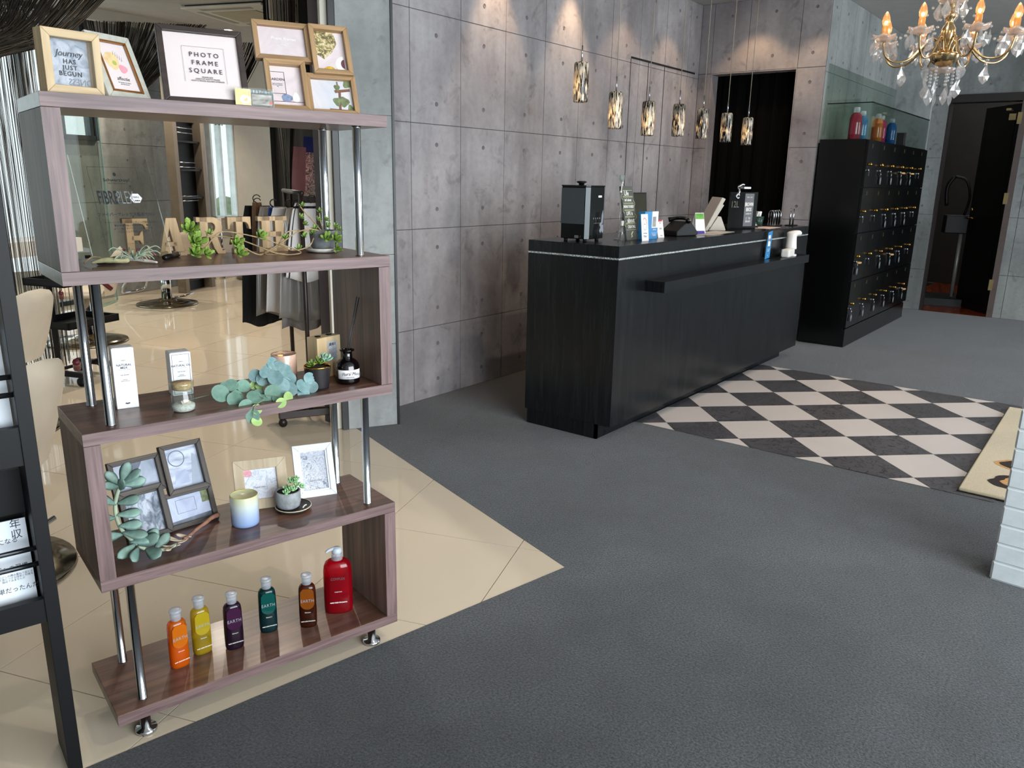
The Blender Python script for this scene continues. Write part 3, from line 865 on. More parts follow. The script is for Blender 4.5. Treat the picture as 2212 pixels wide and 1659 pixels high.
for c in ((.596, .18, z3+.118), (.600, .18, z3+.070), (.585, .17, z3+.088), (.643, .18, z3+.103), (.66, .17, z3+.064), (.681, .17, z3+.062), (.690, .17, z3+.055), (.618, .16, z3+.060), (.607, .15, z3+.050), (.575, .13, z3+.044), (.523, .13, z3+.042), (.563, .14, z3+.012), (.338, .13, z3+.058), (.632, .17, z3+.082), (.66, .18, z3+.08)):
    rosette(lf_lime_s, tp, c, (random.uniform(-.4, .4), -.7, .8), 7, .85)

# air plant with a white driftwood twig
ap = thing('air_plant', 'grey green air plant lying at the left end of the letter shelf', 'plant', SH(0, 0, 0), (0, 0, SR))
g = MB()
for k in range(26):
    a = random.uniform(0, 2*PI); L_ = random.uniform(.025, .055)
    c0 = Vector((.155, .075, z3+.012)); d = Vector((math.cos(a), math.sin(a)*.6, random.uniform(.1, .7)))
    g.tube(sm([c0, c0+d*L_*.5+Vector((0, 0, .004)), c0+d*L_*.9, c0+d*L_+Vector((math.cos(a)*.006, 0, -.010))], 3), [.0012]*9+[.0004], 5)
g.build('leaves', mat('air_plant_leaf', '#93a08a', .8, var=.2, vs=80), ap)
MB().tube(sm([(.075, .10, z3+.006), (.10, .09, z3+.012), (.13, .075, z3+.010), (.145, .075, z3+.012)], 4), [.002, .003, .004, .0055, .006, .0065, .006, .0055, .005, .0055, .006, .005, .003], 8).build('bulb', mat('air_plant_bulb', '#a39f78', .8, var=.25, vs=60), ap)
MB().tube(sm([(.065, .12, z3+.004), (.085, .13, z3+.016), (.11, .14, z3+.010)], 4), .0016, 6).build('dry_stem', M_twig, ap)
dw = MB().tube(sm([(.125, .13, z3+.006), (.155, .115, z3+.009), (.185, .09, z3+.006), (.20, .07, z3+.004)], 4), [.003, .0035, .004, .004, .0045, .004, .0035, .004, .004, .0035, .003, .0025, .002], 8).build('driftwood', mat('bleached_driftwood', '#d9d2c8', .8, var=.12, vs=40))
dw.location = SH(0, 0, 0); dw.rotation_euler = (0, 0, SR)
tag(dw, 'small bleached driftwood twig beside the air plant', 'driftwood')
# ---- third board: boxes, jar, eucalyptus, candle, pots -------------------------------
z2 = ZS[2]
M_navy = mat('navy_ink', '#2b3550', .5, var=0)
def carton(a, b, rz, w, d, h, lab, title, border):
    r = put(thing('carton', lab, 'box'), a, b, z2, rz)
    MB().b2((-w/2, 0, 0), (w/2, d, h)).build('body', M_paper, r, bevel=.0015)
    MB().b2((-w/2+.003, .003, h), (w/2-.003, d-.003, h+.0006)).build('lid_flap', M_paper, r)
    text(title, .0072, M_navy, r, (0, -.0004, h*.70), bold=.0001, line=.9)
    text('organic', .0034, M_navy, r, (0, -.0004, h*.80))
    sheet(r, 'print_line', -w*.30, w*.30, h*.645, h*.648, -.0004, M_navy, .0003)
    text('hair & body', .0038, M_navy, r, (0, -.0004, h*.56)); text('moisture\nnatural essence', .003, M_navy, r, (0, -.0004, h*.47))
    if border:
        rails(r, w-.008, h-.008, .0008, .0003, M_navy, -w/2+.004, .004, -.0004, 'print_line', 0)
    else:
        flat(r, 'leaf_mark', [(-.006, .012), (0, .010), (.006, .012), (.003, .0145), (0, .013), (-.003, .0145)], -.0004, M_navy)
carton(.128, .153, -.10, .047, .042, .1435, 'tall white carton reading NATURAL MILK beside the chrome tubes', 'NATURAL\nMILK', False)
carton(.266, .196, -.06, .049, .045, .108, 'white carton reading NATURAL OIL with navy border, behind the shell jar', 'NATURAL OIL', True)
# shell jar
M_glass = clear('clear_glass', '#eef6f4', .07, .02)
r = put(thing('shell_jar', 'small glass jar with cork lid holding white sand and a shell', 'jar'), .226, .062, z2)
MB().lathe([(.021, 0), (.0255, .003), (.0268, .012), (.0262, .035), (.023, .046), (.0215, .050), (.0225, .053), (.0255, .058), (.0262, .064), (.0262, .0695), (.0245, .0695)], 28, cap=False).build('glass_body', M_glass, r)
MB().lathe([(.0205, .0), (.0235, .003), (.0252, .008), (.0252, .014), (.018, .018), (.0001, .019)], 24, (0, 0, .001)).build('sand', mat('white_sand', '#d9d3cb', .95, vs=200, var=.2, bmp=.5, bs=300), r)
MB().lathe([(.0215, .052), (.0235, .056), (.0240, .066), (.0235, .068), (.0001, .0685)], 24).build('cork', mat('cork', '#c0a077', .9, var=.3, vs=150, bmp=.4, bs=200), r)
sg = MB()
for k in range(9):
    a = -1.1+2.2*k/8
    sg.tube([(0, 0, 0), (.010*math.sin(a), -.004, .012*math.cos(a)), (.017*math.sin(a), -.003, .019*math.cos(a))], [.001, .0028, .0016], 6)
sg.build('shell', mat('pink_shell', '#d8c2b4', .5, var=.15, vs=80), r, (-.002, -.006, .014), (.5, .6, .3))
# eucalyptus spray
eu = thing('eucalyptus_spray', 'artificial eucalyptus spray with round blue green leaves spilling over the shelf edge', 'plant', SH(0, 0, 0), (0, 0, SR))
def roundleaf(name, r, m):
    g = MB(); n = 16
    for side in (0, 1):
        vs = [(r, 0, -.06*r-side*.0008)]
        for q in (.55, 1.0):
            for k in range(n):
                a = 2*PI*k/n
                vs.append((r+r*q*math.cos(a), r*q*.93*math.sin(a), -.06*r+.07*r*q*q*abs(math.sin(a))-side*.0008*(1 if q < 1 else .3)))
        fs = [(0, 1+k, 1+(k+1) % n) for k in range(n)]+[(1+k, 1+n+k, 1+n+(k+1) % n, 1+(k+1) % n) for k in range(n)]
        g.add(vs, fs if side == 0 else [f[::-1] for f in fs], 0, True)
    return g.mesh(name, m)
rl = [roundleaf('leaf', .0165, M_euc), roundleaf('leaf', .0165, M_eucg), roundleaf('leaf', .0135, M_eucy)]
stems = [[(.245, .10, z2+.012), (.31, .085, z2+.022), (.37, .07, z2+.022), (.42, .06, z2+.045), (.46, .06, z2+.062)],
         [(.33, .08, z2+.020), (.37, .05, z2+.018), (.40, .02, z2+.010), (.37, .0, z2+.0), (.36, -.012, z2-.022)],
         [(.40, .06, z2+.035), (.45, .05, z2+.03), (.49, .045, z2+.028), (.525, .045, z2+.022)], [(.38, .05, z2+.018), (.42, .03, z2+.012), (.455, .01, z2+.006)]]
for v in stems: MB().tube(sm(v, 5), .0011, 6).build('stem', mat('eucalyptus_stem', '#75836a', .7) if 'eucalyptus_stem' not in bpy.data.materials else bpy.data.materials['eucalyptus_stem'], eu)
el = [(.312, .06, .028, 1, 1.35), (.345, .075, .040, 1, 1.0), (.338, .045, .012, 1, 1.1), (.372, .07, .035, 1, 1.05), (.356, .02, -.002, 1, 1.1), (.382, .03, .014, 1, 1.15), (.402, .05, .010, 1, 1.1), (.412, .03, .002, 1, 1.0), (.362, -.004, -.022, 1, 1.1), (.372, .0, -.008, 2, 1.0), (.366, -.010, -.034, 2, 1.0),
      (.400, .065, .058, 0, 1.0), (.418, .06, .048, 0, 1.15), (.436, .06, .066, 0, 1.2), (.448, .07, .082, 0, 1.0), (.462, .065, .072, 0, .95), (.443, .045, .050, 0, 1.25), (.474, .06, .060, 0, 1.1), (.482, .055, .044, 0, 1.2), (.456, .035, .030, 0, 1.2), (.476, .035, .018, 0, 1.1), (.493, .04, .020, 0, 1.15), (.510, .035, .022, 0, 1.2), (.508, .03, .002, 0, 1.0), (.532, .045, .036, 0, 1.0), (.536, .04, .014, 0, 1.0), (.428, .03, .020, 1, 1.2), (.440, .02, .004, 1, 1.1), (.398, .075, .030, 2, .9), (.410, .07, .026, 2, .8), (.433, .0, -.004, 2, 1.0), (.456, .008, .004, 2, 1.1), (.325, .07, .038, 1, .9), (.350, .055, .016, 1, 1.0), (.395, .035, -.004, 1, .9), (.420, .05, .066, 0, .9), (.47, .05, .03, 0, 1.0)]
for k, (a, b, zz, t, s) in enumerate(el):
    face = Vector((random.uniform(-.45, .35), -1, random.uniform(.15, .9))).normalized()
    q = face.to_track_quat('Z', 'X').to_matrix().to_4x4()
    e = Matrix.Translation((a, b, z2+zz)) @ q @ Matrix.Rotation(random.uniform(0, 2*PI), 4, 'Z') @ Matrix.Scale(s, 4) @ Matrix.Translation((-.0165, 0, 0))
    o = inst(rl[t], 'leaf', eu); o.matrix_local = e
# pink gilded candle glass
r = put(thing('candle_glass', 'blush pink glass tumbler with gilded inside, behind the eucalyptus', 'candle glass'), .511, .150, z2)
M_blush = mat('blush_glass', '#dcb7a2', .25, var=.1, vs=60, coat=.5)
MB().lathe([(.028, 0), (.0315, .003), (.032, .010), (.0325, .082), (.0320, .084), (.0310, .082)], 32).build('tumbler', M_blush, r)
MB().lathe([(.0308, .083), (.0305, .070), (.0300, .045), (.0001, .045)], 32, cap=False).build('gilding', M_gold, r)
# black woven pot with small succulents
r = put(thing('woven_pot', 'small black woven pot with three tiny succulents and gold rim', 'potted plant'), .566, .070, z2)
g = MB(); n = 36
prof = [(.025, 0), (.0285, .004), (.0315, .030), (.0330, .055), (.0335, .060), (.031, .060), (.030, .052), (.0001, .052)]
vs = []; fs = []
for i in range(13):
    zz = .058*i/12; rr = .0265+.0068*(i/12)**.7
    for k in range(n):
        a = 2*PI*k/n; q = rr*(1+.025*math.cos(PI*(i+k % 2)))
        vs.append((q*math.cos(a), q*math.sin(a), zz))
for i in range(12):
    for k in range(n): fs.append((i*n+k, i*n+(k+1) % n, (i+1)*n+(k+1) % n, (i+1)*n+k))
fs.append(tuple(range(n-1, -1, -1)))
g.add(vs, fs, 0, True); g.build('woven_body', mat('black_raffia', '#1d191c', .5, var=.3, vs=120), r)
MB().lathe([(.0335, .056), (.0342, .059), (.0335, .061), (.0318, .060), (.0318, .056)], 36, cap=False).build('rim', M_gold, r)
MB().lathe([(.032, .054), (.015, .058), (.0001, .059)], 20).build('soil', M_soil, r)
M_mint = leafmat('mint_succulent', '#7fa88f', '#a9c9b0')
lf_mint = leaf_mesh('leaf', .017, .009, .0025, M_mint, .25)
rosette(lf_lime_s, r, (-.020, -.008, .063), (-.4, -.5, 1), 9, 1.2); rosette(lf_lime_s, r, (.0, -.010, .066), (.1, -.5, 1), 9, 1.2)
rosette(lf_mint, r, (.017, -.004, .070), (.2, -.5, 1), 13, 1.5, 30)
# small wooden box with a label
r = put(thing('wooden_box', 'small pale wooden box with a grey label behind the woven pot', 'box'), .640, .178, z2, .30)
MB().b2((-.042, -.018, 0), (.042, .022, .112)).build('body', wood('pale_pine', '#c5aa80', '#dcc49c', 'z', 1.2, .55, .3), r, bevel=.001)
sheet(r, 'label', -.006, .030, .045, .098, -.0186, mat('grey_label', '#b9bcc0', .5, var=.2, vs=120), .0004)
for k in range(9): sheet(r, 'print_line', -.002, .026, .050+k*.0032, .0513+k*.0032, -.0191, M_grey_ink, .0003)
for k, x in enumerate((0, .004, .006, .011, .014, .020)): sheet(r, 'bar', x, x+.002, .086, .094, -.0191, M_ink, .0003)
for x in (-.022, .018): MB().b2((x-.006, -.004, .112), (x+.006, .006, .115)).build('clasp', M_blackmat, r)
# reed diffuser
r = put(thing('reed_diffuser', 'dark glass reed diffuser bottle with a white Floral Musk label', 'diffuser'), .656, .078, z2, -.25)
M_smoke = clear('smoked_glass', '#4a4448', .09, .03, .35, '#120d10')
MB().lathe([(.026, 0), (.0308, .003), (.0315, .008), (.0315, .044), (.029, .054), (.022, .062), (.0140, .067), (.0130, .084), (.0135, .086), (.019, .087), (.0195, .090), (.013, .091)], 32, cap=False).build('bottle', M_smoke, r)
MB().lathe([(.0300, .002), (.0300, .022), (.0001, .022)], 28).build('oil', mat('dark_oil', '#150f12', .1), r)
g = MB(); n = 16
vs = []
for zz in (.016, .040):
    for k in range(n+1):
        a = -PI/2-1.15+2.3*k/n
        vs.append((.0318*math.cos(a), .0318*math.sin(a), zz))
g.add(vs, [(k, k+1, n+2+k, n+1+k) for k in range(n)], 0, True); g.build('label', M_paper, r, solid=.0004)
text('Floral Musk', .0125, M_ink, r, (.002, -.0326, .030), shear=.3, sx=.85); text('REED DIFFUSER', .003, M_grey_ink, r, (.0, -.0326, .021))
M_reed = mat('black_reed', '#26282c', .45)
for k, (dx, dy, tx) in enumerate(((.036, .02, .226), (.044, .03, .222))):
    MB().cyl((-.012+k*.004, -.004, .03), (dx, dy, tx), .0016, n=6).build('reed', M_reed, r)

# ---- second board --------------------------------------------------------------------
z1 = ZS[1]
M_rust = wood('dark_rustic_wood', '#26231f', '#5c5148', 'x', 1.6, .55, .7)
M_rustz = wood('dark_rustic_wood_upright', '#26231f', '#5c5148', 'z', 1.6, .55, .7)
M_ph1 = print_mat('grey_photo_sky', [(.3, '#8e97a5'), (.55, '#b5bccb'), (.8, '#ccd2df')], 9, 4)
M_ph2 = print_mat('brick_photo', [(.3, '#8890a2'), (.5, '#b9c0d0'), (.7, '#d5d9e6')], 34, 5, .4, (.5, 1, 2))
M_ph3 = print_mat('jungle_photo', [(.3, '#46505a'), (.48, '#848e9c'), (.62, '#b9c0ce')], 48, 5, .8, (1.5, 1, .8))
M_ph4 = print_mat('interior_photo', [(.3, '#9aa3ba'), (.55, '#bcc5dd'), (.8, '#d3dbee')], 12, 4)
M_phd = mat('photo_dark', '#596170', .5, var=.3, vs=60)
f = put(thing('photo_frame', 'dark rustic collage of four joined frames behind the trailing blue succulent', 'frame'), .2080, .165, z1, .12, .37)
f.location.z = z1+.002
W_ = .236; H_ = .216; x0 = -W_/2
a0, a1, c0, c1, y = cell(f, x0, .110, .126, .094, .004, .014, M_rust, .0125, M_rustz)
sheet(f, 'print', a0, a1, c0, c1, y, M_ph1); flat(f, 'photo_shape', [(a0+.03, c0), (a0+.06, c0), (a0+.058, c0+.05), (a0+.07, c1), (a0+.03, c1), (a0+.045, c0+.05)], y-.0004, M_phd); text('DAY', .007, M_white_ink, f, (a0+.055, y-.0008, c0+.03))
a0, a1, c0, c1, y = cell(f, x0+.124, .088, .108, .128, -.006, .018, M_rust, .0125, M_rustz)
sheet(f, 'print', a0, a1, c0, c1, y, M_ph2)
g = MB()
for k in range(24):
    q0, q1 = 2*PI*k/24, 2*PI*(k+1)/24; cc = (a0+.028, c1-.026)
    g.pxz([(cc[0]+.021*math.cos(q0), cc[1]+.021*math.sin(q0)), (cc[0]+.021*math.cos(q1), cc[1]+.021*math.sin(q1)), (cc[0]+.019*math.cos(q1), cc[1]+.019*math.sin(q1)), (cc[0]+.019*math.cos(q0), cc[1]+.019*math.sin(q0))], y-.0006, y-.0003)
g.build('clock_print', M_phd, f)
flat(f, 'photo_shape', [(a0+.012, c0+.01), (a0+.05, c0+.01), (a0+.05, c0+.035), (a0+.045, c0+.045), (a0+.018, c0+.042)], y-.0004, M_ph4); flat(f, 'photo_shape', [(a1-.03, c0), (a1, c0), (a1, c1-.03), (a1-.014, c1-.02)], y-.0004, M_ph1)
a0, a1, c0, c1, y = cell(f, x0+.004, .0, .108, .128, -.006, .018, M_rust, .0125, M_rustz)
sheet(f, 'print', a0, a1, c0, c1, y, M_ph3)
a0, a1, c0, c1, y = cell(f, x0+.106, .0, .130, .094, .004, .014, M_rust, .0125, M_rustz)
sheet(f, 'print', a0, a1, c0, c1, y, M_ph4); rails(f, .05, .035, .001, .0004, M_grey_ink, a0+.02, c0+.025, y-.0005, 'print_line', 0); flat(f, 'photo_shape', [(a0, c0), (a1, c0), (a1, c0+.012), (a0, c0+.008)], y-.0004, M_phd); flat(f, 'photo_shape', [(a1-.018, c1-.03), (a1, c1-.03), (a1, c1), (a1-.018, c1)], y-.0005, M_plant)
# light oak frame
M_wash = wood('washed_oak', '#b8a487', '#d3c2a6', 'z', 1.4, .6, .4)
f = put(thing('photo_frame', 'washed oak frame with a pale floral card behind the blue candle', 'frame'), .4403, .172, z1, -.289, .52)
w, h = .139, .137
rails(f, w, h, .027, .013, M_wash, -w/2)
sheet(f, 'print', -w/2+.025, w/2-.025, .025, h-.025, .006, print_mat('floral_print', [(.35, '#c9cfdc'), (.5, '#e6e8ef'), (.6, '#b9c4d6'), (.7, '#eceef4')], 40, 3, 1.5))
flat(f, 'rose_print', disc(-w/2+.036, h-.036, .012, .011, 16, .08), .0054, mat('rose_print', '#dfa0ab', .5, var=.15, vs=150)); flat(f, 'rose_print', disc(w/2-.034, .034, .008, .008, 12, .1), .0054, bpy.data.materials['rose_print'])
text('Thank you', .008, M_grey_ink, f, (-.006, .0054, .060), shear=.3)
MB().b2((-.012, 0, -.10), (.012, .003, 0)).build('easel_strut', M_wash, f, (0, .014, .12), (.45, 0, 0))
# white frame
f = put(thing('photo_frame', 'white frame with a grey floral picture at the right of the second board', 'frame'), .5921, .162, z1, -.255, .40)
w, h = .111, .149
M_wf = mat('white_frame', '#e4e7ec', .4, var=.02)
rails(f, w, h, .016, .014, M_wf, -w/2); rails(f, w-.03, h-.03, .006, .006, M_wf, -w/2+.015, .015, .003, 'inner_rail', .0008)
sheet(f, 'print', -w/2+.019, w/2-.019, .019, h-.019, .0072, print_mat('grey_floral_print', [(.32, '#7f8794'), (.47, '#d9dce6'), (.56, '#a7adba'), (.68, '#e8eaf2')], 46, 3, 2.2))
text('HAPPY TIME', .0065, M_grey_ink, f, (.002, .0068, .045))
MB().b2((-.012, 0, -.11), (.012, .003, 0)).build('easel_strut', M_wf, f, (0, .015, .125), (.35, 0, 0))
# blue ombre candle
r = put(thing('candle', 'frosted glass candle fading from pale yellow to blue', 'candle'), .366, .108, z1)
def ombre():
    m, nt, p, out = newmat('blue_ombre_glass')
    v = coords(nt, 'Object'); sx = nt.nodes.new('ShaderNodeSeparateXYZ'); nt.links.new(v, sx.inputs[0])
    mr = nt.nodes.new('ShaderNodeMapRange'); mr.inputs[2].default_value = .082; nt.links.new(sx.outputs['Z'], mr.inputs[0])
    nt.links.new(ramp(nt, mr.outputs[0], [(0, lin('#7f9ac9')), (.35, lin('#a3b6d6')), (.7, lin('#c9d3cc')), (1, lin('#cfcf9f'))]), p.inputs['Base Color'])
    setp(p, rough=.28, coat=.4, sub=0); return m
MB().lathe([(.031, 0), (.0340, .003), (.0348, .010), (.0352, .080), (.0345, .082), (.0330, .080)], 36).build('glass', ombre(), r)
MB().lathe([(.0328, .0815), (.0325, .070), (.0322, .066), (.0001, .065)], 36, cap=False).build('wax', mat('yellow_wax', '#c8bf72', .4, var=.1), r)
MB().cyl((0, 0, .064), (.001, 0, .072), .0009, n=6).build('wick', M_ink, r)
# stone pot with saucer
r = put(thing('stone_pot', 'small concrete pot with green stonecrop on a dark saucer', 'potted plant'), .503, .122, z1)
MB().lathe([(.030, 0), (.044, .003), (.048, .009), (.0465, .011), (.040, .007), (.0001, .006)], 30).build('saucer', mat('dark_saucer', '#2c2823', .5, var=.3, vs=50), r)
MB().lathe([(.0462, .0105), (.0482, .0095), (.0478, .0115), (.0462, .0115)], 30, cap=False).build('saucer_rim', mat('cream_rim', '#c9bfa6', .6, var=.2, vs=60), r)
MB().lathe([(.023, 0), (.030, .006), (.033, .018), (.0335, .048), (.030, .050), (.029, .044), (.0001, .044)], 30, (-.012, .004, .007)).build('pot', mat('grey_cement_pot', '#8f9496', .8, var=.3, vs=40, bmp=.4, bs=160), r)
MB().lathe([(.0295, .0445), (.014, .047), (.0001, .048)], 20, (-.012, .004, .007)).build('soil', M_soil, r)
M_sedum = leafmat('stonecrop_leaf', '#7fae74', '#a9cfa0')
lf_sed = leaf_mesh('leaf', .011, .0075, .0035, M_sedum, .25)
for c, ax, n in (((-.022, -.012, .056), (-.3, -.6, 1), 8), ((-.005, -.010, .060), (0, -.6, 1), 9), ((.010, .000, .066), (.3, -.4, 1), 9), ((.000, .010, .074), (0, -.5, 1), 9), ((.012, .004, .080), (.2, -.5, 1), 9), ((-.014, .002, .060), (-.2, -.3, 1), 8), ((.020, -.006, .060), (.5, -.5, .7), 8)): rosette(lf_sed, r, c, ax, n, 1.35, 30)
for c in ((.012, .004, .066), (.0, .01, .06)): MB().cyl((c[0]-.004, c[1], .048), c, .0015, n=6).build('stalk', M_twig, r)
MB().tube(sm([(.014, -.028, .009), (.022, -.022, .012), (.030, -.016, .010)], 3), .002, 6).build('dry_leaf', mat('dry_leaf', '#d3ccbf', .8), r)
# ghost plant trailing on the board
gp = thing('ghost_plant', 'leggy blue green succulent with dry root lying across the second board', 'plant', SH(0, 0, 0), (0, 0, SR))
st_ = [(.180, .060, z1+.014), (.150, .052, z1+.014), (.125, .055, z1+.018), (.104, .058, z1+.030), (.086, .06, z1+.052), (.066, .06, z1+.085), (.058, .06, z1+.122), (.060, .06, z1+.155), (.071, .06, z1+.187), (.078, .058, z1+.200)]
MB().tube(sm(st_, 4), .0045, 8).build('stem', mat('pale_green_stem', '#9fae95', .7, var=.15, vs=40), gp)
MB().tube(sm([(.320, .177, z1+.012), (.300, .165, z1+.014), (.275, .145, z1+.012), (.250, .128, z1+.010), (.225, .10, z1+.012), (.203, .075, z1+.016)], 4), [.006, .0065, .006, .0055, .006, .005, .005, .0055, .005, .0045, .004, .0045, .005, .0045, .004, .0045, .004, .004, .0045, .005, .005], 8).build('root', mat('brown_root', '#8f6552', .85, var=.4, vs=45), gp)
M_dry = mat('dried_leaf', '#c8b7a0', .8, var=.25, vs=50)
lf_dry = leaf_mesh('leaf', .036, .013, .003, M_dry, .2)
for k in range(9): inst(lf_dry, 'dry_leaf', gp, (.150+.009*k, .050+.004*k, z1+.014), (random.uniform(-.4, .4), random.uniform(-.3, .2), random.uniform(2.2, 5.6)))
for c, yaw, pit, s in ((( .060, .056, z1+.15), 2.9, -.6, .9), ((.062, .056, z1+.152), -.25, -.1, 1.0), ((.058, .056, z1+.125), -.1, .1, 1.05), ((.056, .056, z1+.118), 3.0, -.2, .9), ((.060, .055, z1+.098), -.2, .1, 1.0), ((.066, .055, z1+.080), -.35, .3, 1.1), ((.066, .056, z1+.075), 3.2, -.1, .95),
                       ((.080, .056, z1+.052), -.2, .0, 1.1), ((.092, .058, z1+.040), -.5, -.35, 1.2), ((.10, .058, z1+.034), .2, -.55, 1.1), ((.090, .056, z1+.044), 3.4, .4, 1.0), ((.11, .055, z1+.026), -1.2, .1, 1.2), ((.095, .05, z1+.036), -2.2, .3, 1.0), ((.13, .055, z1+.020), .5, -.4, 1.0), ((.075, .055, z1+.20), .3, -1.1, 1.0), ((.075, .055, z1+.198), -.3, -.5, 1.05), ((.072, .055, z1+.195), 2.8, -.9, .9), ((.078, .055, z1+.192), -.1, -.1, 1.0), ((.07, .05, z1+.185), -1.6, -.8, .9), ((.07, .055, z1+.19), 3.3, -.4, .8)):
    inst(lf_ghost, 'leaf', gp, c, Euler((random.uniform(.6, 1.2)*(1 if math.cos(yaw) > 0 else -1), pit, yaw)), (s*1.05, s*1.0, s*1.05))

# ---- bottom board: shampoo bottles -----------------------------------------------------
z0 = ZS[0]
M_cap = clear('frosted_cap', '#f4f7fb', .05, .25, .55, '#e2e8f2', True)
def bottle_mat(nm, tint, body, b=.5):
    return clear(nm, tint, .05, .06, b, body, True)
def oval(prof, a, b, n=28, e=2.6):
    """rounded-oval rings"""
    vs = []; fs = []
    for s, zz in prof:
        for k in range(n):
            t = 2*PI*k/n; c, q = math.cos(t), math.sin(t)
            vs.append((a*s*math.copysign(abs(c)**(2/e), c), b*s*math.copysign(abs(q)**(2/e), q), zz))
    for i in range(len(prof)-1):
        for k in range(n):
            j = (k+1) % n; fs.append((i*n+k, i*n+j, (i+1)*n+j, (i+1)*n+k))
    fs.append(tuple(range(n-1, -1, -1))); fs.append(tuple((len(prof)-1)*n+k for k in range(n)))
    return vs, fs
def shampoo(a, b, rz, col, tint, body, tabc, lab, hz=1.0, lvl=.7):
    r = put(thing('shampoo_bottle', lab, 'bottle'), a, b, z0, rz, 0)
    r['group'] = 'small shampoo bottles on the bottom board'
    hb = .132*hz
    vs, fs = oval([(.86, 0), (.95, .002), (1, .008), (1.02, .04), (1.0, .09), (.985, hb-.020), (.93, hb-.010), (.78, hb-.004), (.5, hb)], .0235, .0165)
    MB().add(vs, fs, 0, True).build('body', bottle_mat(col+'_bottle', tint, body, .45), r)
    vs, fs = oval([(.80, .002), (.90, .004), (.94, .010), (.95, .04), (.93, hb*lvl)], .0235, .0165)
    MB().add(vs, fs, 0, True).build('liquid', bottle_mat(col+'_liquid', tint, body, .72), r)
    # raised tongue shaped label field on the front
    pts = []
    for k in range(13):
        t = PI+PI*k/12
        pts.append((.019*math.cos(t), hb*.60+.020*math.sin(t)))
    pts += [(.018, hb*.86), (.011, hb*.93), (-.011, hb*.93), (-.018, hb*.86)]
    flat(r, 'label_field', pts, -.0174, bottle_mat(col+'_field', tint, tabc, .8), .0008)
    text('EARTH', .0125, M_silv_ink, r, (0, -.0178, hb*.65), space=1.15, sx=.85)
    text('Shampoo', .0042, M_white_ink, r, (0, -.0180, hb*.38)); text('HAIR CARE FOR EARTH', .0036, M_white_ink, r, (0, -.0180, hb*.17), bold=.0001)
    pr = [(.0125, 0), (.0125, .002)]
    for k in range(5): pr += [(.0128, .003+k*.003), (.0120, .0045+k*.003)]
    pr += [(.0125, .019), (.0145, .021), (.0150, .024), (.0145, .0275), (.010, .0285), (.0001, .0285)]
    MB().lathe(pr, 22, (0, 0, hb)).build('cap', M_cap, r)
M_silv_ink = mat('silver_ink', '#a8adb2', .35, .3, var=0)
shampoo(.176, .118, .10, 'orange', '#ff9a2a', '#f08a10', '#ee8f1c', 'orange shampoo bottle, leftmost in the bottom row', 1.0, .80)
shampoo(.241, .143, .02, 'yellow', '#f5dc50', '#cdb92e', '#d9c62f', 'yellow shampoo bottle between the orange and purple ones', 1.0, .22)
shampoo(.316, .115, -.12, 'purple', '#6a3f66', '#3d2140', '#5a2c55', 'dark purple shampoo bottle next to the yellow one', 1.0, .62)
shampoo(.419, .137, -.22, 'teal', '#1f7a72', '#0d4a50', '#14706a', 'teal shampoo bottle in the middle of the bottom row', .99, .62)
shampoo(.517, .095, -.45, 'brown', '#a04a1c', '#5f2c14', '#b8651c', 'brown shampoo bottle left of the red pump bottle', .98, .7)
r = put(thing('pump_bottle', 'large red shampoo pump bottle at the right end of the bottom board', 'bottle'), .622, .118, z0, -.45)
vs, fs = oval([(.90, 0), (.97, .002), (1, .008), (1.01, .05), (1.0, .105), (.985, .130), (.94, .143), (.82, .154), (.62, .160), (.36, .163)], .0405, .026, 32, 2.5)
MB().add(vs, fs, 0, True).build('body', bottle_mat('red_bottle', '#e8142c', '#c00d25', .5), r)
vs, fs = oval([(.86, .002), (.94, .005), (.95, .05), (.94, .100)], .0405, .026, 32, 2.5)
MB().add(vs, fs, 0, True).build('liquid', bottle_mat('red_liquid', '#b00c20', '#a0071c', .75), r)
MB().cyl((0, 0, .02), (.006, 0, .165), .0025, n=8).build('dip_tube', mat('red_tube', '#e0283a', .4), r)
text('COMPLEX', .011, mat('dark_silver_ink', '#6f5e66', .4, .2, var=0), r, (0, -.0275, .112), sx=.8); text('treatment', .005, M_white_ink, r, (0, -.0275, .072)); text('HAIR CARE FOR EARTH', .0045, M_white_ink, r, (0, -.0275, .038), bold=.0002)
pr = [(.0155, 0)]
for k in range(5): pr += [(.0158, .001+k*.0028), (.0150, .0024+k*.0028)]
pr += [(.0155, .016), (.0150, .0165), (.0135, .018), (.0130, .024), (.0001, .025)]
MB().lathe(pr, 22, (0, 0, .162)).build('collar', M_cap, r)
M_pump = mat('pale_pump', '#c9d0da', .35, var=.05)
MB().lathe([(.0135, 0), (.0145, .003), (.0130, .012), (.009, .016), (.0001, .017)], 20, (0, 0, .182)).build('pump_head', M_pump, r)
MB().tube(sm([(.0, 0, .192), (-.012, -.002, .194), (-.022, -.004, .192), (-.030, -.006, .187)], 4), [.0075, .0072, .0068, .006, .0055, .005, .0048, .0046, .0044, .0042, .004, .0038, .0034], 10).build('nozzle', M_pump, r)

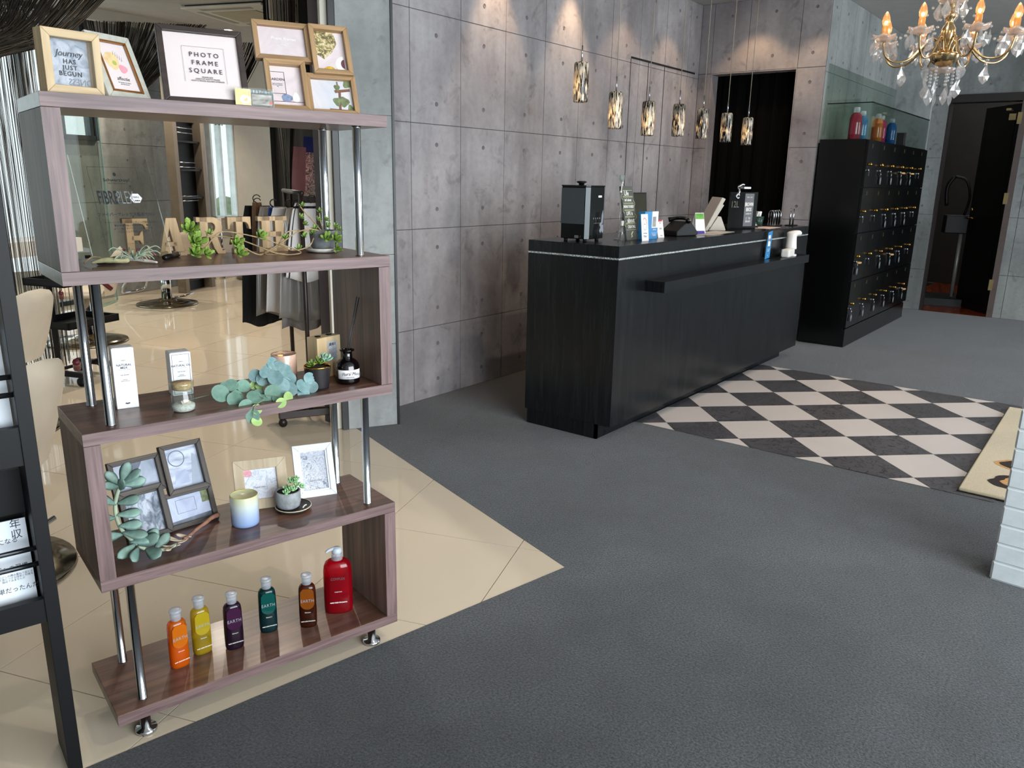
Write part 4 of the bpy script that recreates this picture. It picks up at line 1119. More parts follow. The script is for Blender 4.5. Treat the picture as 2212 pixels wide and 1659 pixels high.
# ================================================================ leaflet rack at the left edge
RX, RY = .600, 1.674
rk = thing('leaflet_rack', 'tall black leaflet rack with chrome rails cut by the left edge', 'rack', (RX, RY, 0), (0, 0, SR))
WD = .34
for x in (-.027, -WD): MB().b2((x, 0, 0), (x+.027, .13, 1.46)).build('side_panel', M_blackmat, rk, bevel=.001)
for za, zb in ((.735, .815), (.382, .435), (1.10, 1.16)):
    MB().b2((-WD+.027, .004, za), (-.027, .022, zb)).build('front_board', M_blackmat, rk)
for za in (.39, .74): MB().b2((-WD+.027, .022, za), (-.027, .125, za+.018)).build('tray', M_blackmat, rk)
MB().b2((-WD+.027, .100, .60), (-.027, .112, .70)).build('back_board', M_blackmat, rk)
MB().b2((-WD+.027, .112, .40), (-.027, .122, .60)).build('back_board', M_blackmat, rk)
for zz in (.550, .514, .917, .881): MB().cyl((-WD+.027, .014, zz), (-.027, .014, zz), .0055, n=12).build('rail', M_chrome_b, rk)
def leaflet(lab, x, z, w, h, lines, m, yy=.050, rz=0):
    o = thing('leaflet', lab, 'leaflet', Vector((RX, RY, 0))+Matrix.Rotation(SR, 3, 'Z') @ Vector((x, yy, z)), (-.12, 0, SR+rz))
    MB().b2((-w/2, 0, 0), (w/2, .004, h)).build('sheet', m, o)
    for t, s, tx, tz in lines: text(t, s, M_ink if s > .006 else M_grey_ink, o, (tx, -.0006, tz), sx=.95)
    return o
M_leaf = mat('leaflet_paper', '#dfe6ee', .45, var=.02)
leaflet('white leaflet with Japanese headline behind the lower chrome rails', -.110, .410, .155, .190, (('年\n収', .022, .058, .168), ('豊かになる', .013, .028, .146), ('できるけれど、', .013, .032, .118), ('円への習慣', .0125, .040, .087), ('毎日の少しの積み重ねで変わる\n学んで身につける技術と知識を\n始めてみませんか', .0055, .040, .066), ('と簡単だったんだ', .013, .034, .040)), M_leaf)
leaflet('pale blue leaflet behind the upper chrome rails of the rack', -.105, .760, .150, .245, (('SALON', .012, .045, .20), ('ご案内\nカラー\nカット', .010, .050, .14)), M_leaf)
leaflet('pink edged leaflet tucked behind the pale blue one', -.120, .760, .150, .235, (), mat('pinkish_leaflet', '#d9c6cc', .5), .066)
# ================================================================ reception counter
CX0, CX1, CY0, CY1, CZ = 3.3516, 6.1514, 1.9541, 2.5014, 1.0027
ct = thing('reception_counter', 'long black stained wood reception counter with glittering trim line', 'counter', (CX0, CY0, 0))
cl_, cd_ = CX1-CX0, CY1-CY0
MB().b2((0, 0, .0833), (cl_, .02, .942)).build('front_panel', M_ash, ct)
MB().b2((0, .0205, .0833), (.02, cd_, .942)).build('end_panel', M_ash, ct)
MB().b2((cl_-.02, .0205, .0833), (cl_, cd_, .942)).build('end_panel', M_ash, ct)
MB().b2((.021, .021, .0833), (cl_-.021, cd_-.05, .10)).b2((.021, cd_-.03, .0833), (cl_-.021, cd_-.01, .70)).build('carcass', M_blackmat, ct)
MB().b2((-.001, -.001, .9455), (cl_+.001, cd_, CZ)).build('worktop', M_ash, ct, bevel=.0015)
def glitter():
    m, nt, p, out = newmat('rhinestone_strip')
    v = coords(nt, 'Object', (1, 1, 1))
    vo = nt.nodes.new('ShaderNodeTexVoronoi'); vo.inputs['Scale'].default_value = 170
    nt.links.new(v, vo.inputs['Vector'])
    nt.links.new(ramp(nt, vo.outputs['Distance'], [(.2, lin('#f2fbf6')), (.6, lin('#7d8a86'))]), p.inputs['Base Color'])
    setp(p, rough=.12, spec=1.0, coat=1.0)
    bump(nt, p, vo.outputs['Distance'], .8, .003)
    return m
MB().b2((-.003, -.0035, .9365), (cl_, 0, .9450)).b2((-.0035, -.003, .9365), (0, cd_, .9450)).build('rhinestone_strip', glitter(), ct)
MB().b2((.0088, .0852, 0), (cl_-.10, .10, .0833)).b2((.0088, .0852, 0), (.024, cd_-.01, .0833)).build('toe_kick', black_ash('toe_kick_ash', '#0e0f11', '#1a1c1f'), ct)
MB().b2((.279, -.114, .759), (2.53, 0, .815)).build('bag_ledge', M_ash, ct, bevel=.001)

M_gloss_blk = mat('gloss_black_plastic', '#0b0c0d', .06, var=.1)
# humidifier
h = thing('humidifier', 'large grey and gloss black humidifier at the near end of the counter', 'humidifier', (3.505, 2.275, CZ), (0, 0, R(2)))
M_hg = mat('slate_plastic', '#3c4347', .35, var=.05)
MB().prism([(-.075, -.062), (-.060, -.080), (.085, -.080), (.085, .080), (-.075, .080)], .014, .275).build('body', M_gloss_blk, h, bevel=.003)
MB().b2((-.0775, -.058, .090), (-.0751, .080, .268)).build('tank_panel', M_hg, h)
MB().add([(-.0765, -.0625, .016), (-.0610, -.0812, .016), (-.0610, -.0812, .270), (-.0765, -.0625, .270)], [(0, 1, 2, 3)]).build('chamfer_trim', mat('slate_trim', '#5c676b', .3), h, solid=.002)
MB().prism([(-.077, -.063), (-.061, -.082), (.087, -.082), (.087, .082), (-.077, .082)], .275, .282).build('lid', M_gloss_blk, h, bevel=.002)
MB().lathe([(.014, .282), (.014, .290), (.027, .296), (.026, .300), (.015, .303), (.0001, .303)], 20, (.0, .01, 0)).build('mist_nozzle', M_blackmat, h)
MB().b2((-.089, -.035, .018), (-.078, -.012, .034)).build('tap', M_chrome, h, bevel=.002)
for x, y in ((-.055, -.055), (.065, -.055), (-.055, .06), (.065, .06)): MB().cyl((x, y, 0), (x, y, .014), .010, n=12).build('foot', M_blackmat, h)
MB().b2((.022, -.0808, .222), (.056, -.0801, .232)).build('brand_plate', M_white_ink, h)
for k in range(5): flat(h, 'indicator', disc(-.018+k*.021, .118, .0035, .005, 6), -.0806, M_grey_ink)
flat(h, 'slider_line', [(-.015, .093), (.07, .093), (.07, .094), (-.015, .094)], -.0806, M_grey_ink)
# flower decal on the gloss side
for k in range(7): flat(h, 'flower_decal', disc(.066+.012*math.cos(k*.9), .055+.010*k % .04, .010, .012, 12, .15), -.0806-.0001*k, mat('decal_grey', '#7f8790', .4) if k == 0 else bpy.data.materials['decal_grey'])
flat(h, 'flower_decal', [(.060, .085), (.078, .090), (.082, .13), (.074, .16), (.064, .135)], -.0805, bpy.data.materials['decal_grey'])
# chalkboard sign
M_chalk = mat('chalkboard_grey', '#4c504c', .6, var=.08)
M_lemon = mat('pale_lemon_ink', '#c6cb8e', .6, var=0)
s = thing('message_board', 'leaning grey board with winding banner reading Life LIFE is about', 'sign', (3.80, 2.135, CZ), (-.20, 0, -.05))
MB().b2((-.058, 0, 0), (.058, .010, .285)).build('board', M_chalk, s)
for k, (t, sz, xx, zz) in enumerate((('Life', .036, -.012, .247), ("isn't about", .022, -.004, .212), ('FINDING YOURSELF', .020, -.004, .176), ('LIFE is', .028, -.002, .140), ('about', .036, .004, .103), ('CREATING', .022, .004, .069))):
    text(t, sz, M_white_ink, s, (xx, -.0008, zz), sx=(.55 if k in (2,) else .7 if k in (1, 5) else .85), bold=.0004)
for k in range(6):
    zz = .247-.0355*k; a, b = (-.048, .046)
    for q in (.0155, -.0155): flat(s, 'banner', [(a, zz+q-.0008), (b, zz+q-.0008), (b, zz+q+.0008), (a, zz+q+.0008)], -.0005, M_lemon)
    if k < 5:
        sx_ = -1 if k % 2 == 0 else 1
        c = a if sx_ < 0 else b
        g = MB(); n = 8
        for i in range(n):
            t0, t1 = -PI/2+PI*i/n, -PI/2+PI*(i+1)/n
            P0 = [(c+sx_*rr*math.cos(t), zz-.0177+rr*1.0*math.sin(t)) for rr, t in ((.016, t0), (.016, t1), (.0145, t1), (.0145, t0))]
            g.pxz(P0 if sx_ > 0 else P0[::-1], -.0005, 0)
        g.build('banner', M_lemon, s)
flat(s, 'banner', [(.006, .045), (.018, .045), (.0, .028), (.006, .018), (-.014, .010), (-.006, .022), (-.010, .030)], -.0005, M_lemon)
# clear clip stand
M_clip = clear('clear_clip_plastic', '#dfe6e4', .12, .05, .25, '#c9cfcc')
r = thing('clip_stand', 'clear plastic price card clip on a thin stem above the message board', 'clip stand', (3.735, 2.185, CZ))
MB().b2((-.02, -.02, 0), (.02, .02, .006)).cyl((0, 0, .006), (0, 0, .245), .0028, n=8).build('stem', M_clip, r)
MB().sph((0, 0, .25), .006).sph((.010, 0, .298), .006).cyl((0, 0, .25), (.010, 0, .298), .0028, n=8).build('joint', M_white, r)
MB().b2((-.016, -.006, .312), (.022, .006, .336)).b2((-.006, -.008, .300), (.014, .008, .314)).build('clip_jaw', M_clip, r)
# small tripod easel of chrome beside the board
r = thing('clear_easel', 'small clear easel leg beside the humidifier foot', 'easel', (3.66, 2.115, CZ), (0, 0, .1))
MB().cyl((-.012, 0, .0), (0, .012, .085), .003, n=8).cyl((.012, 0, .0), (0, .012, .085), .003, n=8).cyl((0, .03, 0), (0, .012, .085), .003, n=8).build('leg', M_clip, r)
MB().b2((-.006, .004, .080), (.008, .012, .105)).build('clip', M_white, r)
# tablet screen behind
r = thing('tablet_display', 'dark tablet screen standing behind the blue leaflet box', 'screen', (4.26, 2.36, CZ), (-.1, 0, -.1))
MB().b2((-.10, 0, .01), (.10, .012, .242)).build('bezel', M_gloss_blk, r, bevel=.002); sheet(r, 'screen', -.092, .092, .018, .234, -.0004, mat('dim_screen', '#2c2a17', .08, var=.3, vs=8), .0003)
MB().b2((-.04, .01, 0), (.04, .09, .01)).build('stand', M_blackmat, r)
# leaflets on the counter
M_cyan = mat('cyan_print', '#2b86c4', .4, var=.04)
r = thing('leaflet_box', 'bright blue and white leaflet holder box on the counter', 'leaflet holder', (3.925, 2.095, CZ), (0, 0, -.12))
MB().b2((-.062, 0, 0), (.062, .04, .148)).build('box', M_cyan, r)
sheet(r, 'white_panel', .004, .062, .060, .148, -.0006, M_paper, .0005); sheet(r, 'photo', .010, .042, .066, .120, -.0012, mat('grey_portrait', '#8d8d8f', .4, var=.4, vs=30), .0004)
text('LINE Pay', .011, M_white_ink, r, (.032, -.0008, .050), sx=.8); text('ポイントカード\nはじめました\n会員登録', .007, M_white_ink, r, (.032, -.0008, .025))
r = thing('price_card', 'narrow white card with pastel ring leaning on the blue leaflet box', 'card', (3.778, 2.045, CZ), (-.12, 0, -.12))
MB().b2((-.030, 0, 0), (.030, .002, .140)).build('card', M_paper, r)
g = MB()
for k in range(28):
    q0, q1 = 2*PI*k/28, 2*PI*(k+1)/28
    g.pxz([(.021*math.cos(q0), .088+.034*math.sin(q0)), (.021*math.cos(q1), .088+.034*math.sin(q1)), (.016*math.cos(q1), .088+.027*math.sin(q1)), (.016*math.cos(q0), .088+.027*math.sin(q0))], -.0006, -.0002, k*3//28)
g.build('ring_print', [mat('ring_rose', '#d99aa0', .5), mat('ring_sand', '#cfd0b4', .5), mat('ring_teal', '#b9c9d0', .5)], r)
text('home', .006, M_ink, r, (0, -.0006, .088)); text('Hair Ring', .0085, M_ink, r, (0, -.0006, .040)); text('ご予約はこちら\nから簡単に', .006, M_grey_ink, r, (0, -.0006, .024))
r = thing('price_card', 'small white card with red corner right of the blue leaflet box', 'card', (4.075, 2.105, CZ), (-.2, 0, -.15))
MB().b2((-.032, 0, 0), (.026, .002, .098)).build('card', M_paper, r); flat(r, 'red_corner', [(-.02, .090), (.02, .090), (.02, .098), (-.02, .098)], -.0004, mat('red_print', '#c93a48', .5)); text('WiFi', .010, M_grey_ink, r, (0, -.0005, .082)); text('無料', .012, M_grey_ink, r, (0, -.0005, .05)); text('ご自由に', .006, M_grey_ink, r, (0, -.0005, .012))
# telephone
r = thing('telephone', 'black desk telephone lying low on the counter', 'telephone', (4.33, 2.12, CZ), (0, 0, -.25))
MB().pxz([(-.095, 0), (.085, 0), (.095, .020), (.035, .075), (-.01, .085), (-.095, .030)], -.06, .06).build('base', M_blackmat, r, bevel=.006)
MB().tube(sm([(-.02, -.075, .088), (.01, -.03, .100), (.01, .03, .100), (-.02, .075, .088)], 4), [.016, .015, .012, .011, .011, .011, .011, .011, .011, .011, .012, .015, .016], 10).build('handset', M_gloss_blk, r)
MB().lathe([(.016, 0), (.018, .003), (.0001, .004)], 16, (0, 0, 0)).build('dial', M_gold, r, (.055, -.02, .058), (0, .75, 0))
# folded tent card
r = thing('tent_card', 'green topped white tent card between telephone and monitor', 'card', (4.60, 2.13, CZ), (0, 0, -.55))
MB().add([(-.035, -.03, 0), (.035, -.03, 0), (.030, 0, .125), (-.030, 0, .125), (.030, .001, .125), (-.030, .001, .125), (-.035, .035, 0), (.035, .035, 0)], [(0, 1, 2, 3), (4, 7, 6, 5)]).build('card', M_paper, r, solid=.0015)
for z_a, z_b, m in ((.088, .122, mat('leaf_green_print', '#5fa23c', .5, var=.25, vs=60)), (.0, .018, mat('violet_print', '#3a2f8f', .5))):
    k0, k1 = -.03+.03*z_a/.125, -.03+.03*z_b/.125
    MB().add([(-.030, k0-.0014, z_a), (.030, k0-.0014, z_a), (.028, k1-.0014, z_b), (-.028, k1-.0014, z_b)], [(0, 1, 2, 3)]).build('colour_band', m, r)
text('SALON CARD\n新規会員募集中\nお得なクーポン', .009, M_grey_ink, r, (0, -.0165, .055), rot=(PI/2-.236, 0, 0))
# sheets lying on the counter
for k, (x, y, rz, w, d, lab, c) in enumerate(((4.80, 2.09, .1, .30, .13, 'white paper lying flat in front of the monitor', '#cfc9c2'), (4.55, 2.045, -.1, .16, .09, 'small paper slip with a green twig near the telephone', '#b8b0a8'), (5.62, 2.10, .05, .28, .16, 'pink edged paper under the cup and bell', '#d9c3bf'))):
    o = MB().b2((-w/2, -d/2, 0), (w/2, d/2, .0012)).build('paper_sheet', mat('paper_%d' % k, c, .6, var=.05), None, (x, y, CZ+.0004), (0, 0, rz)); tag(o, lab, 'paper')
# monitor seen from the back
M_off = mat('off_white_plastic', '#c9c2b6', .45, var=.04)
r = thing('pos_monitor', 'off-white till monitor leaning back on the counter', 'monitor', (5.02, 2.24, CZ), (0, 0, R(-52)))
MB().pxz([(-.07, 0), (-.045, 0), (.055, .205), (.030, .215)], -.13, .13).build('screen_case', M_off, r, bevel=.004)
MB().pxz([(-.045, .02), (-.02, .02), (.06, .165), (.042, .175)], -.085, .085).build('rear_case', M_off, r, bevel=.004)
MB().pxz([(-.02, 0), (.09, 0), (.09, .008), (.055, .09), (.035, .09)], -.05, .05).build('stand', M_off, r, bevel=.002)
# mirror stand with menu
r = thing('mirror_display', 'black counter display mirror with a grey BROWN BROS menu strip', 'display', (5.28, 2.125, CZ), (0, 0, -.25))
MB().b2((-.15, 0, 0), (.15, .010, .248)).build('black_panel', M_gloss_blk, r, bevel=.002)
sheet(r, 'menu_strip', .005, .105, .02, .238, -.002, mat('menu_grey', '#5b5c60', .4, var=.05), .0015)
text('MENU ~ 2022', .010, M_white_ink, r, (.055, -.0026, .213)); text('BROWN\nBROS', .034, M_white_ink, r, (.055, -.0026, .148), sx=.72, bold=.0008); text('LUMIERE TO', .014, M_white_ink, r, (.055, -.0026, .103), sx=.8); text('C  TO\nBRAID', .020, M_white_ink, r, (.055, -.0026, .062))
text('12L', .06, mat('faint_print', '#4a4531', .4), r, (-.10, -.001, .165), bold=.0005)
MB().b2((-.14, .010, 0), (.14, .10, .008)).build('foot', M_gloss_blk, r)
r = thing('clip_lamp', 'small chrome clip lamp on top of the black display mirror', 'lamp', (5.22, 2.15, CZ+.235), (0, 0, -.35))
MB().tube(sm([(-.01, 0, -.02), (-.005, -.012, .0), (0, -.012, .025), (.0, 0, .045), (.035, 0, .062), (.055, 0, .060)], 4), .006, 8).build('arm', M_chrome, r)
MB().b2((.035, -.02, .030), (.105, .02, .050)).build('head', M_chrome_b, r, bevel=.006); MB().tube([(-.014+.014*math.cos(t*.5), -.014, -.014+.014*math.sin(t*.5)) for t in range(13)], .005, 8).build('clamp', M_chrome, r)
# bell, cup, wire racks
r = thing('counter_bell', 'chrome service bell on a black base', 'bell', (5.555, 2.16, CZ+.002))
MB().lathe([(.040, 0), (.040, .008), (.036, .010), (.0001, .010)], 24).build('base', M_blackmat, r); MB().lathe([(.036, .012), (.035, .020), (.026, .034), (.012, .041), (.0001, .042)], 24).build('dome', M_chrome, r); MB().lathe([(.003, .042), (.003, .052), (.005, .054), (.0001, .058)], 10).build('button', M_chrome, r)
r = thing('sample_cup', 'dark green and maroon cup full of white paper packets', 'cup', (5.72, 2.19, CZ+.002))
MB().lathe([(.036, 0), (.045, .072), (.042, .072), (.034, .004), (.0001, .004)], 24).build('cup', mat('green_cup', '#14392f', .35, var=.1), r)
g = MB().add([(.0405*math.cos(a), .0405*math.sin(a), .001) if False else ((.0365+.009*z/.072)*math.cos(a)*1.006, (.0365+.009*z/.072)*math.sin(a)*1.006, z) for z in (.002, .070) for a in [-.9+.16*k for k in range(8)]], [(k, k+1, 9+k, 8+k) for k in range(7)], 0, True)
g.build('maroon_band', mat('maroon_band', '#4a1022', .4), r)
for k in range(9):
    a = k*.75; MB().box((0, 0, .03), (.018, .002, .075)).build('packet', M_paper, r, (.020*math.cos(a), .018*math.sin(a), .040), (random.uniform(-.25, .25), random.uniform(-.3, .3), a))
def hoop(root, x, y, w, hh, rz=0, r_=.0035):
    pts = [(-w/2, 0, 0), (-w/2, 0, hh-w/2)]+[(w/2*math.cos(PI-PI*k/8), 0, hh-w/2+w/2*math.sin(PI-PI*k/8)) for k in range(1, 8)]+[(w/2, 0, hh-w/2), (w/2, 0, 0)]
    return MB().tube(pts, r_, 8).build('hoop', M_chrome, root, (x, y, .008), (0, 0, rz))
r = thing('wire_rack', 'chrome wire toast style rack with four hoops', 'rack', (5.93, 2.14, CZ))
MB().b2((-.085, -.03, 0), (.085, .03, .008)).build('base', M_chrome_b, r)
for k in range(4): hoop(r, -.07+.046*k, 0, .05, .105, 1.2)
r = thing('wire_hoop', 'single wide chrome hoop stand at the far end of the counter', 'stand', (6.07, 2.06, CZ))
MB().b2((-.05, -.03, 0), (.06, .03, .008)).build('base', M_blackmat, r); hoop(r, 0, -.012, .085, .115, .3, .0045); hoop(r, .01, .014, .085, .115, .3, .0045)
# on the ledge
LZ = .815
r = thing('blue_card', 'tall bright blue card standing on the counter ledge', 'card', (5.30, 1.935, LZ), (0, 0, 0))
MB().pxz([(-.046, 0), (.038, .006), (.055, .186), (-.020, .178)], 0, .002).build('card', M_cyan, r); sheet(r, 'white_panel', -.012, .026, .085, .158, -.0006, M_paper, .0005); text('検温', .020, M_ink, r, (.007, -.0010, .125)); text('マスク着用\nのお願い', .010, M_white_ink, r, (.002, -.0006, .058)); text('★', .012, M_white_ink, r, (-.002, -.0006, .022))
r = thing('soap_dispenser', 'white automatic soap dispenser with curved spout on the counter ledge', 'dispenser', (5.655, 1.905, LZ))
MB().lathe([(.042, 0), (.044, .004), (.044, .012), (.040, .014)], 24).build('base', M_white, r)
MB().lathe([(.038, .014), (.038, .050)], 24, cap=False).build('window', clear('clear_soap_window', '#e6efef', .12, .05), r)
MB().lathe([(.040, .050), (.041, .056), (.036, .10), (.034, .135), (.036, .150), (.034, .162), (.022, .170), (.0001, .171)], 24).build('body', M_white, r)
MB().tube(sm([(.0, 0, .150), (.035, -.012, .156), (.070, -.024, .158), (.088, -.030, .150)], 4), [.026, .025, .024, .023, .022, .021, .020, .0195, .019, .018, .016, .014, .011], 14).build('spout', M_white, r)
r = thing('white_case', 'small white rounded case in front of the soap dispenser', 'case', (5.545, 1.885, LZ), (0, 0, .1))
MB().b2((-.075, -.03, 0), (.075, .03, .058)).build('case', M_white, r, bevel=.014, seg=3)

# ================================================================ pendants over the counter
def pend_mat(seed):
    m, nt, p, out = newmat('striped_pendant_glass_%d' % seed)
    v = coords(nt, 'Object', (1, 1, .10), (0, .10, 0))
    f = noise(nt, v, 230, 3, .5, .2)
    v2 = coords(nt, 'Object', (1, 1, 1)); g2 = noise(nt, v2, 9+seed, 2)
    ad = nt.nodes.new('ShaderNodeMath'); ad.operation = 'MULTIPLY_ADD'; ad.inputs[1].default_value = .35; nt.links.new(g2, ad.inputs[0]); nt.links.new(f, ad.inputs[2])
    sub = nt.nodes.new('ShaderNodeMath'); sub.operation = 'SUBTRACT'; sub.inputs[1].default_value = .175; nt.links.new(ad.outputs[0], sub.inputs[0])
    c = ramp(nt, sub.outputs[0], [(.46, lin('#0c0a08')), (.50, lin('#7a6a55')), (.53, lin('#f2ead9'))])
    nt.links.new(c, p.inputs['Base Color'])
    setp(p, rough=.12, metal=0, coat=.8)
    tl = nt.nodes.new('ShaderNodeBsdfTranslucent'); nt.links.new(c, tl.inputs['Color'])
    tp_ = nt.nodes.new('ShaderNodeBsdfTransparent'); nt.links.new(c, tp_.inputs['Color'])
    m1 = nt.nodes.new('ShaderNodeMixShader'); m1.inputs[0].default_value = .45; nt.links.new(tl.outputs[0], m1.inputs[1]); nt.links.new(tp_.outputs[0], m1.inputs[2])
    m2 = nt.nodes.new('ShaderNodeMixShader'); m2.inputs[0].default_value = .5; nt.links.new(p.outputs[0], m2.inputs[1]); nt.links.new(m1.outputs[0], m2.inputs[2])
    nt.links.new(m2.outputs[0], out.inputs['Surface'])
    return m
M_bulb = glow('warm_filament', (1.0, .62, .25, 1), 9)
M_cord = mat('pale_cord', '#a59a88', .6)
PX = [(3.41, 1.862), (3.744, 1.757), (4.10, 1.740), (4.472, 1.755), (4.80, 1.756), (5.17, 1.754), (5.528, 1.750)]
ordn = ['nearest and highest of the seven', 'second from the near end', 'third from the near end', 'fourth, in the middle of the row', 'fifth, left of the black curtain', 'sixth, second from the far end', 'farthest of the seven']
for k, (x, zt) in enumerate(PX):
    r = thing('pendant_lamp', 'striped art glass pendant lamp over the counter, '+ordn[k], 'lamp', (x, 2.25, zt), (0, 0, k*1.1), 'pendant lamps over the counter')
    hh, rr = .183, .0365
    MB().lathe([(rr*.35, 0), (rr*.85, -.001), (rr*.98, -.008), (rr, -.02), (rr*1.02, -hh*.5), (rr*1.0, -hh+.006), (rr*.96, -hh), (rr*.90, -hh+.004), (rr*.93, -hh*.5), (rr*.88, -.012)], 28, cap=False).build('glass_shade', pend_mat(k), r)
    MB().cyl((0, 0, -.004), (0, 0, .075), .0045, .0035, 10).build('stem', M_chrome_b, r)
    MB().cyl((0, 0, .075), (0, 0, HC-zt-.02), .0022, n=6).build('cord', M_cord, r)
    MB().lathe([(.045, -.02), (.045, 0)], 20, (0, 0, HC-zt)).build('ceiling_rose', M_chrome_b, r)
    MB().cyl((0, 0, -.002), (0, 0, -.05), .010, n=12).build('lamp_holder', M_chrome_b, r)
    MB().sph((0, 0, -.085), .012, 10, 8, sc=(1, 1, 1.7)).build('bulb', M_bulb, r)
    l = bpy.data.lights.new('pendant_light', 'POINT'); l.energy = .45; l.color = (1, .70, .40); l.shadow_soft_size = .015
    lo = bpy.data.objects.new('pendant_light', l); COL.objects.link(lo); lo.parent = r; lo.location = (0, 0, -.115)

# ================================================================ downlights
M_lamp = glow('downlight_lens', (1.0, .86, .62, 1), 9)
def downlight(x, y, lab, zz=HC, rr=.05):
    r = thing('downlight', lab, 'downlight', (x, y, zz), (0, 0, 0), 'recessed ceiling downlights')
    MB().lathe([(rr, 0), (rr*1.12, -.002), (rr*1.12, -.005), (rr*.85, -.005), (rr*.8, 0)], 24, cap=False).build('ring', M_white, r)
    MB().lathe([(rr*.82, -.0015), (.0001, -.0016)], 24).build('lens', M_lamp, r)
for k, (x, y, pw, tx, ty, an) in enumerate(((3.95, 3.08, 42, 3.95, 3.15, 58), (4.75, 3.08, 42, 4.75, 3.15, 58), (5.45, 2.95, 16, 5.5, 3.0, 88), (6.15, 2.95, 16, 6.2, 3.0, 88), (6.50, 2.72, 16, 6.55, 2.7, 92), (6.45, 2.2, 12, 6.5, 2.2, 92))):
    downlight(x, y, ['ceiling downlight washing the concrete wall beside the wing wall', 'ceiling downlight washing the wall above the nearest pendant', 'ceiling downlight before the flush door, nearer one', 'ceiling downlight before the flush door, farther one', 'ceiling downlight before the black curtain', 'ceiling downlight by the locker corner'][k])
    spot('wall_washer', (x, y, HC-.02), (tx, ty, 0), pw, an)
downlight(7.1, 1.32, 'small ceiling downlight seen behind the chandelier stem', HC, .045)
spot('hall_and_fill_light', (7.1, 1.32, HC-.02), (7.1, 1.32, 0), 40, 110, (1, .86, .68))
for x, y in ((1.6, -.4), (5.0, .3), (3.2, 1.0)):  # unseen lamps added to brighten the hall and its walls
    downlight(x, y, 'added fill downlight over the carpet %s' % ('by the entrance' if x < 2 else 'near the chequered floor' if x > 4 else 'in front of the counter'))
    spot('hall_and_fill_light', (x, y, HC-.02), (x, y, 0), 60, 130, (1, .84, .70))

# ================================================================ lockers
LX0, LX1, LY0, LY1, LZ1 = 6.752, 8.93, 1.756, 2.131, 1.660
M_lk = mat('black_locker_lacquer', '#060708', .22, var=.1)
lk = thing('locker_cabinet', 'tall black locker cabinet with rows of keyed doors', 'cabinet', (LX0, LY0, 0))
LW = LX1-LX0
MB().b2((0, .02, 0), (.02, LY1-LY0, LZ1)).build('side_panel', M_lk, lk); MB().b2((LW-.02, .02, .158), (LW, LY1-LY0, LZ1)).build('side_panel', M_lk, lk)
MB().b2((.02, .02, LZ1-.02), (LW-.02, LY1-LY0, LZ1)).build('top_panel', M_lk, lk); MB().b2((.02, .03, .13), (LW-.02, LY1-LY0, LZ1-.02)).build('carcass', M_blackmat, lk)
MB().b2((0, .0, 0), (LW-.10, .0195, .152)).build('plinth', M_lk, lk)
zr = [LZ1-.004, 1.292, .934, .547, .158]
door_me = {}
knob_me = MB().cyl((0, 0, 0), (0, -.012, 0), .008, n=10).sph((0, -.020, 0), .012, 10, 8).mesh('knob', M_gold)
key_me = MB().cyl((0, 0, 0), (0, -.012, 0), .009, n=10).b2((-.006, -.016, -.045), (.006, -.012, .008)).mesh('key', M_chrome)
tag_me = MB().lathe([(.0001, -.0025), (.020, -.0025), (.020, .0025), (.0001, .0025)], 12, sx=1, sy=1.5).mesh('key_tag', mat('grey_key_tag', '#6c7478', .35, var=.1))
band_me = MB().tube([(.030*math.cos(t*PI/8), .012*math.sin(t*PI/8)-.012, 0) for t in range(17)], .008, 6).mesh('wrist_band', mat('tan_band', '#c49b6a', .5))
num_me = MB().b2((-.012, -.001, -.016), (.012, 0, .016)).mesh('number_plate', mat('brass_plate', '#6e5f3c', .3, .8))
dw_ = (LW-.024)/6
hasband = {(0, 3), (0, 4), (2, 0), (2, 3), (3, 5)}; notag = {(0, 0), (0, 5), (1, 0), (1, 1), (1, 5), (2, 1), (2, 5)}
for rI in range(4):
    key = round(zr[rI]-zr[rI+1], 3)
    if key not in door_me: door_me[key] = MB().b2((.002, 0, .002), (dw_-.002, .018, zr[rI]-zr[rI+1]-.003)).mesh('door', M_lk)
    for cI in range(6):
        d = inst(door_me[key], 'door', lk, (.012+cI*dw_, .001, zr[rI+1]))
        kz = zr[rI]-zr[rI+1]-.185; kx = .055
        inst(knob_me, 'knob', d, (kx, 0, kz)); inst(num_me, 'number_plate', d, (dw_*.35, 0, zr[rI]-zr[rI+1]-.045))
        inst(key_me, 'key', d, (kx+.002, 0, kz-.045))
        if (rI, cI) not in notag: inst(tag_me, 'key_tag', d, (kx+.03, -.012, kz-.125), (PI/2, 0, 0)); MB().cyl((kx+.006, -.014, kz-.06), (kx+.03, -.012, kz-.10), .003, n=6).build('key_loop', M_chrome, d)
        if (rI, cI) in hasband: inst(band_me, 'wrist_band', d, (kx+.01, -.012, kz-.052))
# mirror on the wall behind and the glass case on the lockers
r = thing('backing_glass', 'greenish glass sheet on the concrete wall above the lockers', 'glass panel', (LX0+.06, 2.132, LZ1))
M_mir = clear('wall_glass', '#f3f8f5', .05, .01)
MB().b2((0, 0, .002), (2.26, .012, .58)).build('glass_sheet', M_mir, r)
M_case = clear('case_glass', '#f2f8f5', .05, .01)
r = thing('glass_case', 'low frameless glass case on top of the lockers', 'glass case', (LX0+.004, LY0+.004, LZ1))
for lo, hi in (((0, 0, 0), (LW-.1, .008, .268)), ((0, .009, 0), (.008, .345, .268))):
    MB().b2(lo, hi).build('pane', M_case, r)
for lo, hi in (((0, -.001, .268), (LW-.1, .009, .275)), ((-.001, .009, .268), (.009, .345, .275))): MB().b2(lo, hi).build('top_edge', mat('dark_glass_edge', '#16201d', .2) if 'dark_glass_edge' not in bpy.data.materials else bpy.data.materials['dark_glass_edge'], r)
